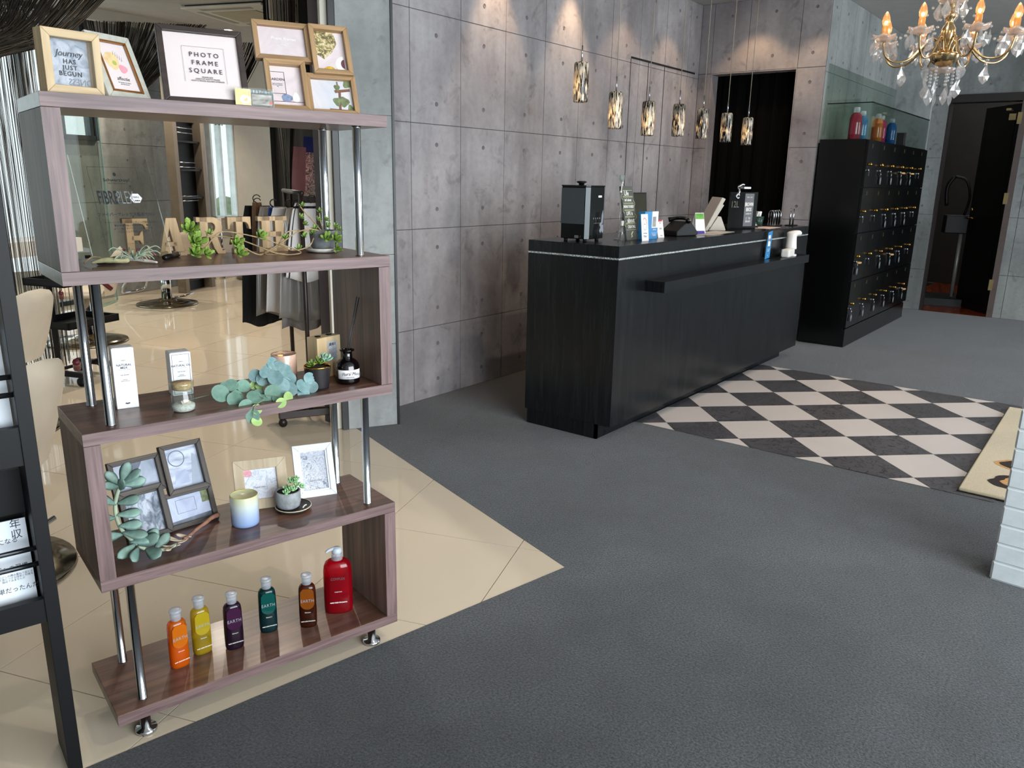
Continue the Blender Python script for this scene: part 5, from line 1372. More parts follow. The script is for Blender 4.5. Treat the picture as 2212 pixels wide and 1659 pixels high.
def tint_bottle(x, y, col, body, s, lab):
    r = thing('colour_bottle', lab, 'bottle', (x, y, LZ1), (0, 0, 0), 'bright bottles in the glass case')
    MB().lathe([(.034*s, 0), (.037*s, .004), (.037*s, .125*s), (.030*s, .148*s), (.018*s, .158*s), (.016*s, .162*s)], 22).build('body', clear(col+'_case_bottle', body, .04, .05, .85, body, True), r)
    MB().lathe([(.019*s, .160*s), (.019*s, .185*s), (.016*s, .192*s), (.0001, .193*s)], 16).build('cap', M_cap, r)
    MB().lathe([(.0375*s, .03*s), (.0375*s, .10*s)], 22, cap=False).build('label', clear(col+'_case_label', body, .05, .1, .9, body, True), r)
tint_bottle(6.80, 1.885, 'crimson', '#b03a52', 1.25, 'tall crimson bottle nearest the corner of the glass case')
tint_bottle(6.93, 1.87, 'azure', '#4a90c4', 1.15, 'light blue bottle beside the tall crimson one')
tint_bottle(7.24, 1.83, 'tangerine', '#e0873a', 1.15, 'orange bottle in the middle of the glass case')
tint_bottle(7.36, 1.83, 'magenta', '#d0457e', 1.12, 'pink bottle right beside the orange bottle in the glass case')
tint_bottle(7.62, 1.81, 'cobalt', '#2f6fb8', 1.08, 'deep blue bottle standing alone in the glass case')
r = thing('mug', 'black square box mug with a blue handle in the glass case', 'mug', (8.02, 1.81, LZ1), (0, 0, .2))
MB().b2((-.07, -.04, 0), (.03, .04, .11)).build('body', mat('dark_plum', '#221a22', .3), r, bevel=.003)
MB().tube([(.03+.05*math.sin(PI*k/10), 0, .058-.045*math.cos(PI*k/10)) for k in range(11)], .010, 8).build('handle', mat('blue_handle', '#3d7fa3', .3), r)

# ================================================================ curtain in the alcove opening
M_blkcloth = mat('black_cloth', '#060606', .95, var=.2, vs=5, spec=.1)
def curtain(name, lab, o, u, w, z0_, z1_, folds, amp, m, par=None, cat='curtain', ph=0):
    u = Vector(u).normalized(); n = Vector((-u.y, u.x, 0)); o = Vector(o)
    def fn(s, t):
        a = amp*(math.sin(s*folds*2*PI+ph)+.4*math.sin(s*folds*4.7*PI+1+ph))*(.55+.45*(1-t))
        q = o+u*(w*s)+n*a; q.z = z0_+(z1_-z0_)*t
        return q
    ob = MB().grid(fn, int(folds*10), 6).build(name, m, solid=.003)
    return tag(ob, lab, cat)
curtain('door_curtain', 'heavy black curtain filling the opening beside the lockers', (6.90, 3.22, 0), (0, -1, 0), .98, .01, 2.27, 9, .018, M_blkcloth)
struct(MB().b2((6.95, 2.2, 0), (7.0, 3.3, HC)).build('wall_behind_curtain', M_blackmat))

# ================================================================ far doorway
DX = 9.46
M_jamb = mat('dark_brown_jamb', '#2a2422', .5, var=.1)
d2 = struct(empty('door_2', (DX, 2.15, 0)))
for lo, hi in (((-.02, -1.12, 2.14), (.16, -.42, 2.215)), ((0, -.44, 0), (.16, -.425, 2.14)), ((-.01, -1.125, 0), (.16, -1.07, 2.14))): MB().b2(lo, hi).build('jamb', M_jamb if lo[1] > -1.1 or lo[2] > 1 else mat('taupe_jamb', '#5a4d4a', .6), d2)
M_doorleaf = mat('espresso_door', '#12100f', .35, var=.1)
lf = MB().b2((0, -.04, .01), (.66, 0, 2.13)).build('door_leaf', M_doorleaf, d2, (.16, -1.065, 0), (0, 0, R(37)))
for z_a, z_b in ((.14, .85), (1.0, 2.0)): MB().b2((.10, .0, z_a), (.56, .004, z_b)).build('leaf_panel', mat('espresso_panel', '#1b1817', .3) if 'espresso_panel' not in bpy.data.materials else bpy.data.materials['espresso_panel'], lf)
MB().cyl((.60, .0, .98), (.60, .05, .98), .010, n=10).cyl((.60, .05, .98), (.49, .05, .98), .009, n=10).build('lever_handle', M_gold, lf); MB().sph((.60, .012, 1.07), .018, 10, 8).build('lock', M_gold, lf)
for zz in (.28, 1.15, 1.92): MB().b2((-.004, -.055, zz), (.03, -.041, zz+.11)).build('hinge', M_chrome_b, d2, (.0, -1.07, 0)); MB().b2((-.012, -.05, zz), (0, -.012, zz+.11)).build('hinge', mat('aged_brass', '#a08d63', .35, .6) if 'aged_brass' not in bpy.data.materials else bpy.data.materials['aged_brass'], d2, (0.0, -1.035, 0))
MB().b2((.0, -.98, 2.05), (.20, -.94, 2.07)).b2((.02, -1.03, 1.96), (.10, -.97, 2.02)).build('door_closer', bpy.data.materials['aged_brass'], d2)
downl = thing('soffit_lamp', 'small lit lamp in the dark lintel above the far doorway', 'downlight', (DX-.005, 1.33, 2.175), (0, R(90), 0))
MB().lathe([(.001, .0), (.035, .0), (.035, .006), (.0001, .008)], 16, sx=.35, sy=1.4).build('lens', M_lamp, downl)
def parquet():
    m, nt, p, out = newmat('red_parquet')
    v = coords(nt, 'World', (3, 14, 1)); f = noise(nt, v, 1.5, 3)
    nt.links.new(ramp(nt, f, [(.35, lin('#4f1e0c')), (.65, lin('#8f3d18'))]), p.inputs['Base Color']); setp(p, rough=.25); return m
M_parq = parquet()
pf = struct(MB().b2((DX+.001, .2, -.04), (12.6, 2.6, -.006)).build('floor_far_room', M_gap2))
for i in range(8):
    for j in range(10):
        MB().b2((DX+.002+i*.37, .3+j*.18, -.006), (DX+.368+i*.37, .478+j*.18, .001)).build('plank', M_parq, pf)
M_dkwall = mat('dark_room_wall', '#3a342f', .8, var=.1)
struct(MB().b2((12.4, .2, 0), (12.5, 2.6, HC)).b2((DX+.1, 2.3, 0), (12.5, 2.4, HC)).b2((DX+.1, .15, 0), (12.5, .25, HC)).build('wall_far_room', M_dkwall))
r = thing('exercise_machine', 'dim upright machine with a pale tube standing in the dark far room', 'machine', (10.25, 1.60, .001), (0, 0, .3))
MB().b2((-.25, -.30, 0), (.30, .30, .08)).build('base', M_blackmat, r); MB().cyl((0, -.05, .08), (0, -.05, .82), .022, n=12).build('post', mat('pale_tube', '#a8a6a2', .35, .3), r)
MB().b2((-.12, -.20, .80), (.12, .14, 1.0)).build('console', M_blackmat, r, bevel=.01); MB().tube(sm([(0, -.05, 1.0), (0, -.08, 1.2), (0, -.02, 1.38), (0, .10, 1.42)], 4), .014, 8).build('handle', M_blackmat, r)
MB().tube(sm([(0, .10, 1.42), (0, .16, 1.3), (0, .14, 1.1)], 4), .02, 8).build('grip', M_blackmat, r)

downlight(11.7, 1.1, 'added faint fill lamp inside the dark far room')
spot('far_room_fill', (11.7, 1.1, HC-.03), (11.7, 1.1, 0), 4, 130, (1, .8, .6))  # unseen lamp added so the red planks show
M_brass2 = mat('pale_brass', '#cdb184', .2, 1, var=.05)
# ================================================================ chandelier
CHX, CHY = 3.905, .757
ch = thing('chandelier', 'brass and crystal chandelier with eight candle bulbs', 'chandelier', (CHX, CHY, 0), (0, 0, math.atan2(CHY, CHX)))
M_cry = clear('crystal', '#ffffff', .22, .02, .25, '#f4f5f8', True)
M_cry_c = clear('crystal_cup', '#f8f2ef', .12, .08, .5, '#eadfd8', True)
M_amber = mat('amber_candle_tube', '#c98a45', .4, var=.1)
M_flame = glow('candle_bulb_glass', (1.0, .78, .55, 1), 2.2)
M_fil = glow('candle_filament', (1.0, .82, .55, 1), 22)
zb = 1.842
MB().lathe([(.001, -.045), (.030, -.038), (.052, -.018), (.058, .0), (.060, .006), (.054, .010), (.035, .014), (.020, .030), (.018, .045), (.026, .060), (.030, .085), (.027, .105), (.016, .125), (.012, .135), (.022, .148), (.026, .160), (.020, .172), (.010, .182), (.016, .192), (.010, .205), (.008, .25), (.006, .26)], 24, (0, 0, zb)).build('column', M_brass2, ch)
MB().cyl((0, 0, zb+.26), (0, 0, HC-.03), .004, n=8).build('rod', M_brass2, ch); MB().lathe([(.06, -.03), (.055, -.01), (.02, 0)], 20, (0, 0, HC)).build('ceiling_rose', M_brass2, ch)
MB().lathe([(.012, .200), (.045, .206), (.060, .222), (.058, .224), (.042, .212), (.012, .206)], 16, (0, 0, zb)).build('upper_crystal_dish', M_cry_c, ch)
MB().lathe([(.010, -.070), (.040, -.066), (.052, -.050), (.050, -.048), (.036, -.058), (.010, -.062)], 16, (0, 0, zb)).build('lower_crystal_dish', M_cry_c, ch)
bead_me = MB().sph((0, 0, 0), .0065, 8, 6).mesh('bead', M_cry)
def drop_mesh(s):
    g = MB(); n = 4
    ring = [(0, 0, .0), (.014, 0, -.026), (.010, 0, -.038), (0, 0, -.048), (-.010, 0, -.038), (-.014, 0, -.026)]
    vs = [(x*s, y*s, z*s) for x, y, z in ring]+[(0, .006*s, -.026*s), (0, -.006*s, -.026*s)]
    fs = [(k, (k+1) % 6, 6) for k in range(6)]+[((k+1) % 6, k, 7) for k in range(6)]
    return g.add(vs, fs).mesh('crystal_drop', M_cry)
drop_me = drop_mesh(1.25); drop_big = drop_mesh(1.5)
for k in range(8):
    a = R(22.5+45*k); d = Vector((math.cos(a), math.sin(a), 0))
    am = empty('arm', (0, 0, 0), parent=ch)
    P_ = lambda rr, zz: d*rr+Vector((0, 0, zz))
    arm = MB().tube(sm([P_(.02, zb+.005), P_(.040, zb+.060), P_(.072, zb+.068), P_(.105, zb+.025), P_(.150, zb-.016), P_(.205, zb-.024), P_(.242, zb+.0), P_(.255, zb+.040), P_(.256, zb+.052)], 5), .0048, 8).build('arm_tube', M_brass2, am)
    c = P_(.256, zb+.052)
    g = MB(); n = 24; vs = []; fs = []
    for (r0, z_) in ((.008, 0), (.026, .004), (.040, .014), (.048, .026), (.046, .026), (.036, .016), (.010, .006)):
        for q in range(n):
            t = 2*PI*q/n; w_ = 1+(.07*math.cos(6*t) if r0 > .03 else 0)
            vs.append((c.x+r0*w_*math.cos(t), c.y+r0*w_*math.sin(t), c.z+z_+(.004*math.cos(6*t) if r0 > .03 else 0)))
    for i in range(6):
        for q in range(n): fs.append((i*n+q, i*n+(q+1) % n, (i+1)*n+(q+1) % n, (i+1)*n+q))
    g.add(vs, fs, 0, True).build('drip_cup', M_cry_c, am)
    MB().cyl(c+Vector((0, 0, .004)), c+Vector((0, 0, .062)), .0125, n=16).build('candle_tube', M_amber, am)
    MB().lathe([(.009, .062), (.0145, .071), (.0165, .083), (.013, .100), (.006, .115), (.0001, .121)], 14, c).build('bulb', clear('candle_glass', '#ffd9b0', .08, .05, .3, '#ffcf9a', True) if 'candle_glass' not in bpy.data.materials else bpy.data.materials['candle_glass'], am)
    MB().sph(c+Vector((0, 0, .076)), .0062, 8, 6, sc=(1, 1, 1.3)).build('filament', M_fil, am)
    for q in range(6):
        t = 2*PI*q/6+.3; e = c+Vector((.046*math.cos(t), .046*math.sin(t), .016))
        inst(bead_me, 'bead', am, e); inst(drop_me, 'crystal_drop', am, e-Vector((0, 0, .008)), (0, 0, t*2), (1, 1, 1))
    # bead swag up to the upper dish
    for q in range(12):
        t = q/11; e = P_(.056+(.21)*t, zb+.215-.15*t-.055*math.sin(PI*t))
        if k % 2 == 0: inst(bead_me, 'bead', am, e, (0, 0, 0), (.9, .9, .9))
    e = P_(.17, zb-.030); inst(bead_me, 'bead', am, e); inst(drop_big, 'crystal_drop', am, e-Vector((0, 0, .008)), (0, 0, k*1.3))
    # hanging strings below the bowl
    rr = .045 if k % 2 == 0 else .062
    ln = 6 if k % 2 == 0 else 4
    for q in range(ln): inst(bead_me, 'bead', am, P_(rr, zb-.050-q*.0135))
    inst(drop_big, 'crystal_drop', am, P_(rr, zb-.050-ln*.0135+.004), (0, 0, k*.9+.4))
    e = P_(.05, zb+.212); inst(drop_big, 'crystal_drop', am, e, (0, 0, k*1.7))
    l = bpy.data.lights.new('candle_light', 'POINT'); l.energy = .3; l.color = (1, .75, .45); l.shadow_soft_size = .02
    lo = bpy.data.objects.new('candle_light', l); COL.objects.link(lo); lo.parent = am; lo.location = c+Vector((0, 0, .13))

# ================================================================ rug and white brick pillar
def rugm():
    m, nt, p, out = newmat('cream_pile')
    v = coords(nt, 'Object'); f = noise(nt, v, 300, 3, .7)
    nt.links.new(ramp(nt, f, [(.3, lin('#c9b58d')), (.7, lin('#efe3c6'))]), p.inputs['Base Color']); setp(p, rough=.95, sheen=.3); bump(nt, p, f, .8, .006); return m
rg = thing('entrance_rug', 'cream pile rug with dark brown ringed shapes, half behind the white brick pillar', 'rug', (3.807, .425, .004))
MB().b2((0, -.95, 0), (1.70, 0, .018)).build('pile', rugm(), rg, bevel=.006)
MB().b2((-.008, -.958, 0), (1.708, .006, .004)).build('backing', M_gap2, rg)
M_blot = mat('dark_brown_pile', '#2c211c', .95, var=.3, vs=60); M_tan = mat('tan_pile', '#c79a63', .95, var=.2, vs=60)
def blob(cx, cy, rx, ry, seed, m, zz, nm): 
    pts = [(cx+rx*(1+.10*math.sin(3*a+seed)+.06*math.sin(8*a+seed*2))*math.cos(a), cy+ry*(1+.10*math.sin(3*a+seed)+.06*math.sin(7*a+seed))*math.sin(a)) for a in [2*PI*k/30 for k in range(30)]]
    MB().prism(pts, .010, zz).build(nm, m, rg)
blob(.215, -.205, .105, .115, 1.0, M_blot, .0192, 'dark_ring'); blob(.225, -.215, .070, .080, 1.0, M_tan, .0198, 'tan_centre')
blob(.50, -.215, .115, .125, 2.4, M_tan, .0190, 'tan_halo'); blob(.50, -.220, .100, .110, 2.4, M_blot, .0196, 'dark_spot')
blob(.45, -.60, .13, .12, 3.3, M_blot, .0192, 'dark_ring'); blob(.45, -.60, .09, .08, 3.3, M_tan, .0198, 'tan_centre'); blob(1.1, -.55, .15, .14, .4, M_blot, .0192, 'dark_spot')
M_pb = mat('painted_white_brick', '#cdd5d8', .55, var=.06, vs=20, bmp=.35, bs=40)
pil = struct(empty('wall_brick_pillar', (2.977, .194, 0), (0, 0, R(-94.4))))
PW, PD = .75, .16      # local +x to the right as seen from the camera side, +y away
MB().b2((.003, .003, 0), (PW, PD, HC)).build('core', M_pb, pil)
brick_me = {}
def brick(w, side=False):
    a = [(.002, .004, .002), (w-.002, .004, .002), (w-.002, .004, .066), (.002, .004, .066), (.006, -.001, .006), (w-.006, -.001, .006), (w-.006, -.001, .062), (.006, -.001, .062)]
    if side: a = [(y, w-x, z) for x, y, z in a]
    return MB().add(a, [(4, 5, 6, 7), (0, 1, 5, 4), (1, 2, 6, 5), (2, 3, 7, 6), (3, 0, 4, 7)]).mesh('brick', M_pb)
rows = int(HC/.068)
for i in range(rows):
    z_ = i*.068; x = -.11 if i % 2 else 0
    while x < PW:
        a, b = max(0, x), min(PW, x+.214)
        if b-a > .02:
            key = round(b-a, 3)
            if key not in brick_me: brick_me[key] = brick(b-a)
            inst(brick_me[key], 'brick', pil, (a, random.uniform(-.0015, .0015), z_))
        x += .216
    w_ = PD
    if 's' not in brick_me: brick_me['s'] = brick(PD, True)
    inst(brick_me['s'], 'brick', pil, (random.uniform(-.001, .001), .0, z_))
# ================================================================ salon chairs
M_leather = mat('cream_leather', '#d2c5b1', .42, var=.06, vs=6, coat=.1)
M_burg = mat('burgundy_trim', '#5a1a24', .35, var=.1)
def chair_proto():
    r = empty('salon_chair')
    MB().lathe([(.285, 0), (.295, .006), (.290, .016), (.20, .034), (.10, .042), (.095, .050), (.085, .058), (.055, .062), (.050, .066)], 40).build('base_disc', mat('steel_disc', '#8d8576', .14, 1, var=.05), r)
    MB().cyl((0, 0, .06), (0, 0, .36), .050, n=24).build('column', M_chrome, r)
    MB().tube([(.09, -.02, .062), (.20, -.06, .066), (.29, -.09, .085)], .010, 8).build('pedal', M_chrome, r)
    # seat: rounded cushion (faces +y)
    def seat(s, t):
        a = 2*PI*s; q = min(1, math.sin(PI*t)*1.25+.0)
        e = .62
        cx = math.copysign(abs(math.cos(a))**e, math.cos(a)); sy = math.copysign(abs(math.sin(a))**e, math.sin(a))
        rr = math.sin(PI*min(max(t, 0.001), .999))**.35
        return Vector((.245*cx*rr, .02+.235*sy*rr, .355+.085*t))
    MB().grid(seat, 28, 10).build('seat', M_leather, r)
    # back shell: narrow waist below, wide rounded top, leaning back (towards -y)
    def bk(side):
        def fn(s, t):
            z = .38+.36*t
            w = .135+.115*math.sin(PI*min(1, .18+.62*t))**1.2 if t < .62 else .2475*math.sqrt(max(0, 1-((t-.62)/.385)**2.6))+.0
            x = (2*s-1)*w
            y = -.20-.10*t+.05*(x/.25)**2+side*.034*(1-abs(2*s-1)**3)*(1-max(0, (t-.75)/.25)**3)
            return Vector((x, y, z))
        return fn
    g = MB().grid(bk(-1), 16, 18); g.grid(bk(1), 16, 18)
    g.build('backrest', M_leather, r)
    for sx in (-1, 1):
        MB().tube(sm([(sx*.245, -.23, .44), (sx*.285, -.10, .555), (sx*.285, .08, .565), (sx*.26, .20, .52)], 5), .017, 8).build('armrest', M_burg, r)
        MB().tube(sm([(sx*.24, .02, .40), (sx*.275, .0, .48), (sx*.285, .0, .555)], 4), .011, 8).build('arm_bracket', M_chrome, r)
    MB().tube(sm([(-.14, .22, .36), (-.15, .36, .22), (-.15, .42, .12), (0, .46, .10), (.15, .42, .12), (.15, .36, .22), (.14, .22, .36)], 5), .012, 8).build('footrest', M_chrome, r)
    MB().tube(sm([(.18, -.315, .700), (.205, -.30, .688), (.228, -.285, .665)], 3), .012, 8).build('piping', M_burg, r)
    return r
cp0 = chair_proto()
spots = [(.783, 2.835, R(35), 'cream salon chair nearest, half hidden by the black leaflet rack', 1.0),
         (1.42, 4.45, R(35), 'cream salon chair behind the nearest one, in front of the string curtain', 1.0),
         (2.748, 6.371, R(60), 'cream salon chair beyond the black trolley', 1.0),
         (4.128, 7.666, R(20), 'cream salon chair before the pale concrete wall', 1.0),
         (6.035, 8.826, R(-70), 'farthest cream salon chair in front of the cream wall', 1.0)]
for k, (x, y, rz, lab, s) in enumerate(spots):
    o = cp0 if k == 0 else copy_tree(cp0)
    o.location = (x, y, -.0005); o.rotation_euler = (0, 0, rz)
    tag(o, lab, 'chair', 'salon chairs on the cream tiles')
for o in [q for q in bpy.data.objects if q.parent and q.parent.name in ('salon_chair', 'salon_chair.001') and q.name.split('.')[0] in ('armrest', 'arm_bracket')]: bpy.data.objects.remove(o)

# ================================================================ trolley
t = thing('salon_trolley', 'black wheeled salon trolley with tray behind the shelf tubes', 'trolley', (2.20, 5.25, 0), (0, 0, R(20)))
for x in (-.16, .16):
    MB().b2((x-.012, -.012, .05), (x+.012, .012, .78)).build('post', M_blackmat, t)
    MB().b2((x-.014, -.19, .055), (x+.014, .19, .085)).build('foot_bar', M_blackmat, t)
    for y in (-.17, .17):
        c = MB().cyl((-.014, 0, .028), (.014, 0, .028), .028, n=16).b2((-.010, -.012, .028), (.010, .012, .058)).build('caster', M_blackmat, t, (x, y, 0))
for zz in (.36, .62):
    g = MB().b2((-.20, -.16, zz), (.20, .16, zz+.008)); g.b2((-.20, -.16, zz), (.20, -.148, zz+.045)); g.b2((-.20, .148, zz), (.20, .16, zz+.045)); g.b2((-.20, -.16, zz), (-.188, .16, zz+.045)); g.b2((.188, -.16, zz), (.20, .16, zz+.045))
    g.build('tray', M_blackmat, t)
MB().b2((-.16, -.012, .085), (.16, .012, .10)).build('cross_bar', M_blackmat, t)

# ================================================================ dark shelving cabinet, vanity, glass partition
cb = thing('dark_shelf_cabinet', 'tall black shelving cabinet with taupe frame against the salon wall', 'cabinet', (4.665, 8.225, 0), (0, 0, R(28)))
M_taupe = mat('taupe_frame', '#7d7264', .5, var=.08)
for x in (0, .53): MB().b2((x, 0, 0), (x+.07, .10, 2.5)).build('frame_post', M_taupe, cb)
MB().b2((.07, .10, 0), (.53, .12, 2.5)).build('back_panel', M_blackmat, cb); MB().b2((0, 0, 2.5), (.60, .12, 2.56)).build('top_panel', M_taupe, cb)
for k in range(8): MB().b2((.07, .02, .12+.30*k), (.53, .10, .14+.30*k)).build('shelf_board', M_blackmat, cb)
for k in range(5):
    for q in range(2): MB().cyl((.07, .015, .64+.36*k+.05*q), (.40, .015, .64+.36*k+.05*q), .006, n=8).build('rail', M_chrome_b, cb)
M_gp = clear('green_edge_glass', '#f2f8f5', .04, .01); M_ge = mat('green_glass_edge', '#7fb59d', .15, var=.05, spec=.8)
gpn = thing('glass_partition', 'frameless clear glass partition with green edges behind the plaque', 'partition', (3.62, 7.95, 0), (0, 0, R(42)))
MB().b2((-.42, -.005, .02), (.33, .005, 2.4)).build('pane', M_gp, gpn)
for lo, hi in (((-.428, -.006, .02), (-.42, .006, 2.4)), ((.33, -.006, .02), (.338, .006, 2.4)), ((-.42, -.006, .01), (.33, .006, .02))): MB().b2(lo, hi).build('edge', M_ge, gpn)
M_vt = mat('white_vanity_top', '#e9ebe8', .25, var=.02)
v = thing('vanity_counter', 'white salon vanity ledge behind the clear plaque', 'vanity', (2.85, 7.35, 0), (0, 0, R(20)))
MB().b2((-.55, -.2, .70), (.28, .2, .74)).build('top', M_vt, v); MB().b2((-.5, .1, 0), (-.46, .14, .70)).build('leg', M_chrome, v); MB().b2((.20, .1, 0), (.24, .14, .70)).build('leg', M_chrome, v); MB().b2((-.55, -.2, .62), (.28, -.19, .70)).build('apron', M_vt, v)
M_redb = mat('red_bottle_plain', '#a81f28', .3, var=.1)
for k, (x, y) in enumerate(((.14, -.10), (.22, -.10))):
    o = MB().lathe([(.030, 0), (.034, .005), (.034, .13), (.026, .15), (.014, .155), (.014, .18), (.0001, .182)], 18).build('red_bottle', M_redb, None, Vector((2.85, 7.35, .74))+Matrix.Rotation(R(20), 3, 'Z') @ Vector((x, y, 0)))
    tag(o, ['left red bottle on the white vanity ledge', 'right red bottle on the white vanity ledge'][k], 'bottle')
v = thing('vanity_counter', 'white ledge with wooden edge under the narrow salon window', 'vanity', SB(8.62, 6.53), (0, 0, math.atan2(uu.y, uu.x)))
MB().b2((-.22, -.06, .72), (.25, .05, .76)).build('top', M_vt, v); MB().b2((-.22, -.07, .72), (.25, -.06, .765)).build('edge', M_oak2, v); MB().b2((-.20, -.02, 0), (-.17, .01, .72)).build('leg', M_chrome, v); MB().b2((.20, -.02, 0), (.23, .01, .72)).build('leg', M_chrome, v)

# ================================================================ black curtain and things behind the shelf's right end
M_blk2 = mat('black_drape', '#0a0a0b', .9, var=.2, vs=5)
curtain('booth_curtain', 'long black drape hiding the back of the salon', (4.38, 6.12, 0), (uu.x, uu.y, 0), 2.6, .01, HC-.02, 14, .02, M_blk2)
curtain('booth_curtain', 'black drape closing the side of the booth behind the garment rack', (4.42, 6.10, 0), (nn.x*-1, nn.y*-1, 0), 1.7, .01, HC-.02, 9, .02, M_blk2, ph=1)
gr = thing('garment_rack', 'dark brown wheeled garment rack beside the wing wall', 'rack', (2.70, 3.62, 0), (0, 0, R(62)))
M_gr = mat('dark_brown_metal', '#2c2220', .4, .3)
for x in (-.30, .24):
    MB().cyl((x, 0, .05), (x, 0, 1.22), .012, n=10).build('upright', M_gr, gr)
    MB().b2((x-.02, -.17, .045), (x+.02, .17, .085)).build('foot_bar', M_gr, gr, bevel=.004)
    for y in (-.15, .15): MB().cyl((-.012, 0, .022), (.012, 0, .022), .022, n=14).b2((-.008, -.008, .022), (.008, .008, .048)).build('caster', M_gr, gr, (x, y, 0))
MB().cyl((-.34, 0, 1.22), (.28, 0, 1.22), .012, n=10).build('rail', M_gr, gr); MB().b2((-.30, -.01, .09), (.24, .01, .11)).build('lower_bar', M_gr, gr)
def cape(x, wd, top, bot, m, lab, ph=0, trim=None, off=0):
    rz = R(62); o = Vector((2.70, 3.62, 0))
    def fn(s, t):
        w = wd*(.55+.45*(1-t)**.6)
        return Vector((x+.012*math.sin(s*5*PI+ph)*(1.2-t)+.004*math.sin(s*11*PI), (2*s-1)*w/2+off, bot+(top-bot)*t+(.015*math.sin(s*7+ph) if t < .01 else 0)))
    r = thing('hanging_cape', lab, 'cape', o, (0, 0, rz), 'capes hanging on the garment rack')
    MB().grid(fn, 26, 10).build('cloth', m, r, solid=.003)
    MB().tube([(x, off+.02*math.sin(q*.6), top+.02+.02*math.cos(q*.6)) for q in range(-2, 6)], .003, 6).build('hook', M_blackmat, r)
    if trim: 
        def f2(q): return lambda s, t: fn(q+.02*s, t)+Vector((-.004 if True else 0, 0, 0))
        for q in (.05, .93): MB().grid(f2(q), 2, 10).build('trim_band', M_blackmat, r, solid=.002)
        MB().grid(lambda s, t: fn(s, .93+.03*t)+Vector((-.004, 0, 0)), 20, 1).build('trim_band', M_blackmat, r, solid=.002)
M_cw = mat('white_cape_cloth', '#d9d3cf', .7, var=.06, vs=6); M_ctr = clear('translucent_cape', '#d8d6d2', .06, .2, .55, '#b9b4ae', True); M_cblue = mat('blue_towel', '#1d4a8c', .8, var=.15); M_cbrown = mat('brown_hair_swatch', '#6e4f35', .6, var=.3, vs=40); M_cgrey = mat('grey_cape', '#77726e', .7, var=.12)
cape(-.27, .30, 1.17, .78, M_cw, 'white cape with black trim, nearest on the garment rack', .3, True, -.06)
cape(-.22, .30, 1.14, .56, M_ctr, 'translucent plastic cape behind the white trimmed one', 1.2, None, -.02)
cape(-.16, .22, 1.14, .50, M_cgrey, 'grey cape in the middle of the garment rack', 2.0, None, .0)
cape(-.11, .30, 1.14, .58, M_cw, 'plain white cape hanging behind the grey cape', .9, None, .03)
cape(-.05, .10, 1.14, .62, M_cblue, 'narrow blue towel on the garment rack', 1.9, None, .10)
cape(.02, .26, 1.14, .55, M_ctr, 'second translucent cape next to the blue towel', 2.4, None, .09)
cape(.09, .08, 1.16, .80, M_cbrown, 'long brown hairpiece on the garment rack', .2, None, .17)
cape(.16, .24, 1.14, .48, M_blk2, 'black cape at the back end of the garment rack', .7, None, .16)
# things on the wall bars in the booth
r = thing('pink_folder', 'pink folder hanging in the dark booth behind the chrome tube', 'folder', (3.05, 4.02, 1.34), (0, .06, R(-40)))
MB().b2((-.03, 0, -.13), (.05, .006, .13)).build('cover', mat('pink_card', '#c98a92', .5), r)
r = thing('patterned_bag', 'white patterned bag with blue flap in the dark booth', 'bag', (3.16, 4.02, 1.34), (0, .06, R(-40)))
MB().b2((-.05, 0, -.16), (.05, .03, .13)).build('body', print_mat('branch_pattern', [(.40, '#e3e1df'), (.50, '#3b3b3d'), (.56, '#e3e1df')], 30, 2, 2.0), r, bevel=.006); MB().b2((-.052, -.002, .10), (.052, .034, .19)).build('flap', mat('royal_blue_flap', '#1c2f86', .5), r)
r = thing('wall_bar', 'black hook bar in the dark booth holding the bag', 'bar', (3.12, 4.05, 1.12), (0, 0, R(-20)))
MB().cyl((-.12, 0, 0), (.14, 0, 0), .007, n=8).build('bar', M_blackmat, r); MB().sph((-.12, 0, 0), .011).build('knob', M_blackmat, r)

# ================================================================ string curtains
def strings(name, lab, items, m, rad=.0016):
    g = MB()
    for pts, mi in items: g.tube(pts, rad, 3, mi, cap=False)
    return tag(g.build(name, m), lab, 'string curtain', kind='stuff')
M_s1 = mat('brown_string', '#2c2519', .8, var=.2, kind='World'); M_s2 = mat('dark_string', '#1d1a16', .8, var=.2, kind='World'); M_s3 = mat('silver_string', '#8f8b7f', .5, var=.15, kind='World')
it = []
for k in range(230):
    s = random.random(); p = Vector((1.40+.88*s, 5.62-.12*s, 0)); jx, jy = random.uniform(-.02, .02), random.uniform(-.05, .05)
    mi = random.choice((0, 1, 1, 2, 0))
    zb_ = random.uniform(.03, .12)
    it.append(([p+Vector((jx*.3, jy*.3, HC)), p+Vector((jx, jy, 1.4)), p+Vector((jx*1.2, jy*1.2, zb_))], mi))
strings('string_curtain', 'brown and silver string curtain hanging before the bright windows at left', it, [M_s1, M_s2, M_s3])
def ray(px, py, D):
    return EYE+(fw+rt2*((px-1106)/FPX)-up2*((py-829.5)/FPX))*D
def swag(A, B, G, n, sag, tail):
    it = []
    A, B, G = Vector(A), Vector(B), Vector(G)
    for k in range(n):
        s = random.random(); t0 = A.lerp(B, s)+Vector((0, random.uniform(-.05, .05), 0)); gg = G+Vector((random.uniform(-.03, .03), random.uniform(-.03, .03), random.uniform(-.03, .03)))
        mid = t0.lerp(gg, .55)+Vector((0, 0, -sag*(.4+s)))
        pts = sm([t0, mid, gg]+([gg+Vector((random.uniform(-.02, .02), random.uniform(-.03, .03), -tail))] if tail else []), 5)
        it.append((pts, random.choice((0, 0, 0, 1, 2))))
    return it
strings('string_swag', 'dense brown string swag sweeping to the upper left corner', swag((1.55, 5.0, HC), (3.05, 5.35, HC), (1.72, 5.02, 1.78), 420, .10, .9), [M_s1, M_s2, mat('taupe_string', '#463d31', .7, var=.15, kind='World')], .0022)
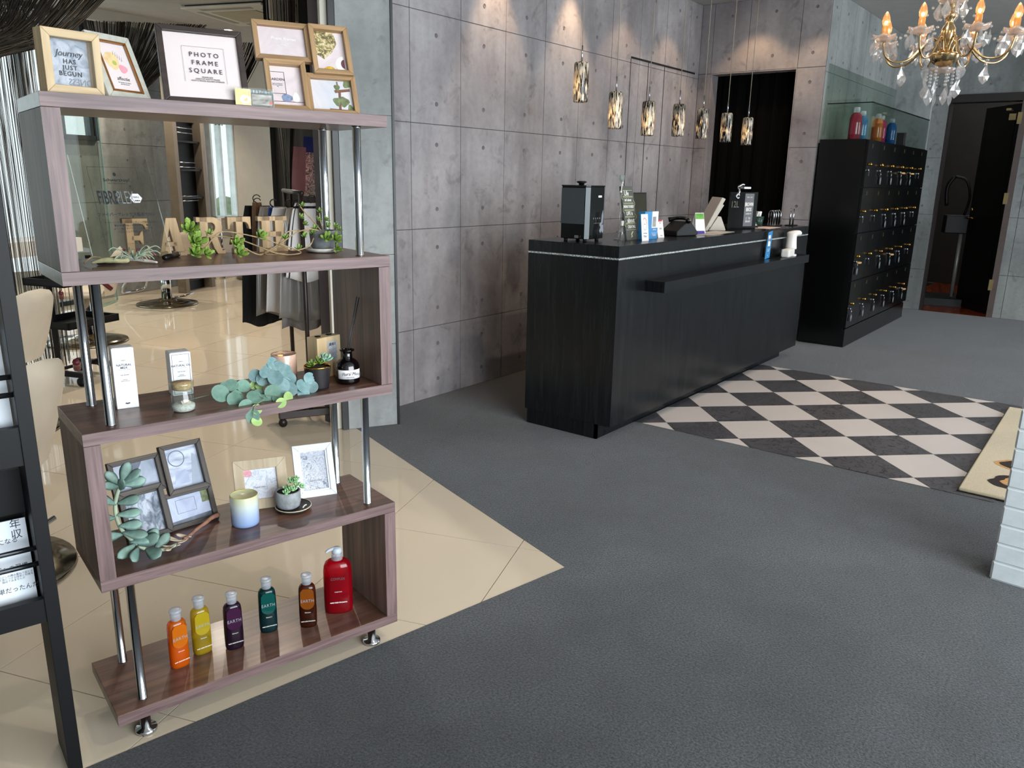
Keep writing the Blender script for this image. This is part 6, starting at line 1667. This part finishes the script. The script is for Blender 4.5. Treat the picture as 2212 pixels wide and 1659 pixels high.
strings('string_swag', 'brown string swag behind the silvery frame and dark frame', swag((3.60, 7.72, 2.60), (4.35, 6.95, 2.60), (3.58, 7.30, 1.80), 260, .04, 0), [M_s1, M_s2, bpy.data.materials['taupe_string']], .0026)
strings('string_swag', 'brown string swag between the dark frame and the oak collage', swag((4.30, 6.80, 2.45), (4.66, 6.52, 2.45), (4.24, 6.70, 1.75), 160, .04, 0), [M_s1, M_s2, bpy.data.materials['taupe_string']], .0026)
it = []
for k in range(110):
    a = random.uniform(0, 2*PI); q = random.random()**.5
    p = Vector((2.93, 3.95, 0)); o1 = Vector((math.cos(a), math.sin(a), 0))*q
    it.append((sm([p+o1*.09+Vector((.06, .05, HC)), p+o1*.075+Vector((.03, .02, 1.9)), p+o1*.018+Vector((0, 0, 1.25)), p+o1*.05+Vector((-.01, 0, .9))], 4), random.choice((0, 2, 1, 2))))
strings('string_bundle', 'gathered grey brown string curtain tied beside the wing wall', it, [M_s1, M_s2, mat('grey_string', '#8d8779', .7, var=.15, kind='World')], .0022)

# ================================================================ ceiling equipment in the salon
ac = thing('ceiling_air_conditioner', 'white ceiling cassette air conditioner above the oak collage', 'air conditioner', (4.78, 6.9, HC), (0, 0, R(20)))
M_acw = mat('ac_white', '#cfcabf', .5, var=.03)
MB().b2((-.43, -.43, -.035), (.43, .43, -.012)).build('panel', M_acw, ac, bevel=.02); MB().b2((-.40, -.40, -.012), (.40, .40, 0)).build('shadow_gap', M_blackmat, ac); MB().b2((-.24, -.24, -.040), (.24, .24, -.035)).build('grille', mat('ac_grille', '#b0a68a', .6, var=.05), ac)
for k in range(4): MB().b2((-.27, -.375, -.037), (.27, -.315, -.034)).build('vent_slot', mat('ac_slot', '#8f8a80', .5) if 'ac_slot' not in bpy.data.materials else bpy.data.materials['ac_slot'], ac, None, (0, 0, PI/2*k))
r = thing('ceiling_projector', 'white boxed device hanging from the salon ceiling', 'device', (4.13, 5.52, 2.47), (0, 0, R(42)))
MB().prism([(-.09, -.10), (.09, -.10), (.075, .10), (-.075, .10)], 0, .22).build('housing', M_acw, r, bevel=.01); MB().cyl((0, 0, .22), (0, 0, .30), .03, n=12).build('bracket', M_acw, r); MB().b2((-.02, -.104, .10), (.02, -.100, .115)).build('badge', M_grey_ink, r)
downlight(3.98, 8.14, 'lit ceiling downlight above the salon wall at upper left', HC, .075)
for x, y, lab in ((3.2, 5.6, 'ceiling downlight over the salon trolley'), (5.2, 7.9, 'ceiling downlight over the far salon chair'), (3.1, 4.6, 'ceiling downlight over the cream tiles behind the shelf')):
    downlight(x, y, lab)
    spot('salon_downlight', (x, y, HC-.02), (x, y, 0), 135, 130, (1, .88, .74))
spot('salon_downlight', (3.98, 8.14, HC-.02), (3.98, 8.14, 0), 110, 120, (1, .86, .66))
struct(MB().b2((3.6, 8.0, HC-.10), (5.0, 8.06, HC)).build('trim_5', M_acw))
# shopfront behind the camera: slim mullions
for k, x in enumerate((-3.0, -1.4, .2, 1.8, 3.4, 5.0, 6.6)):
    struct(MB().b2((x-.03, -3.9, 0), (x+.03, -3.82, HC)).build('window_post_%d' % (k+1), M_frame_al))
struct(MB().b2((3.2, -3.9, 0), (6.2, -3.8, HC)).build('wall_front', M_cream))
struct(MB().prism([(-3.2, 2.45), (-.7, 2.45), (.10, 4.66), (.05, 4.68), (-.74, 2.50), (-3.2, 2.50)], 0, HC).build('wall_left_light_block', MG))  # unseen wall added to keep sky light off the shelf's left side
lw_ = struct(empty('window_4', (.08, 4.67, 0), (0, 0, math.atan2(3.73, 1.35))))
for k in range(5): MB().b2((.02+k*.96, -.03, .30), (.07+k*.96, .03, HC)).build('mullion', M_frame_lt, lw_)
MB().b2((0, -.05, 0), (3.97, .05, .30)).build('sill_wall', M_wall_cream, lw_)
for k in range(4): MB().b2((.075+k*.96, -.004, .30), (.975+k*.96, .004, HC)).build('pane', M_pane, lw_)
struct(MB().b2((-1.45, -3.9, 0), (-1.40, 2.46, HC)).build('wall_sky_block', MG))  # added out of view to stop sky light from the open left
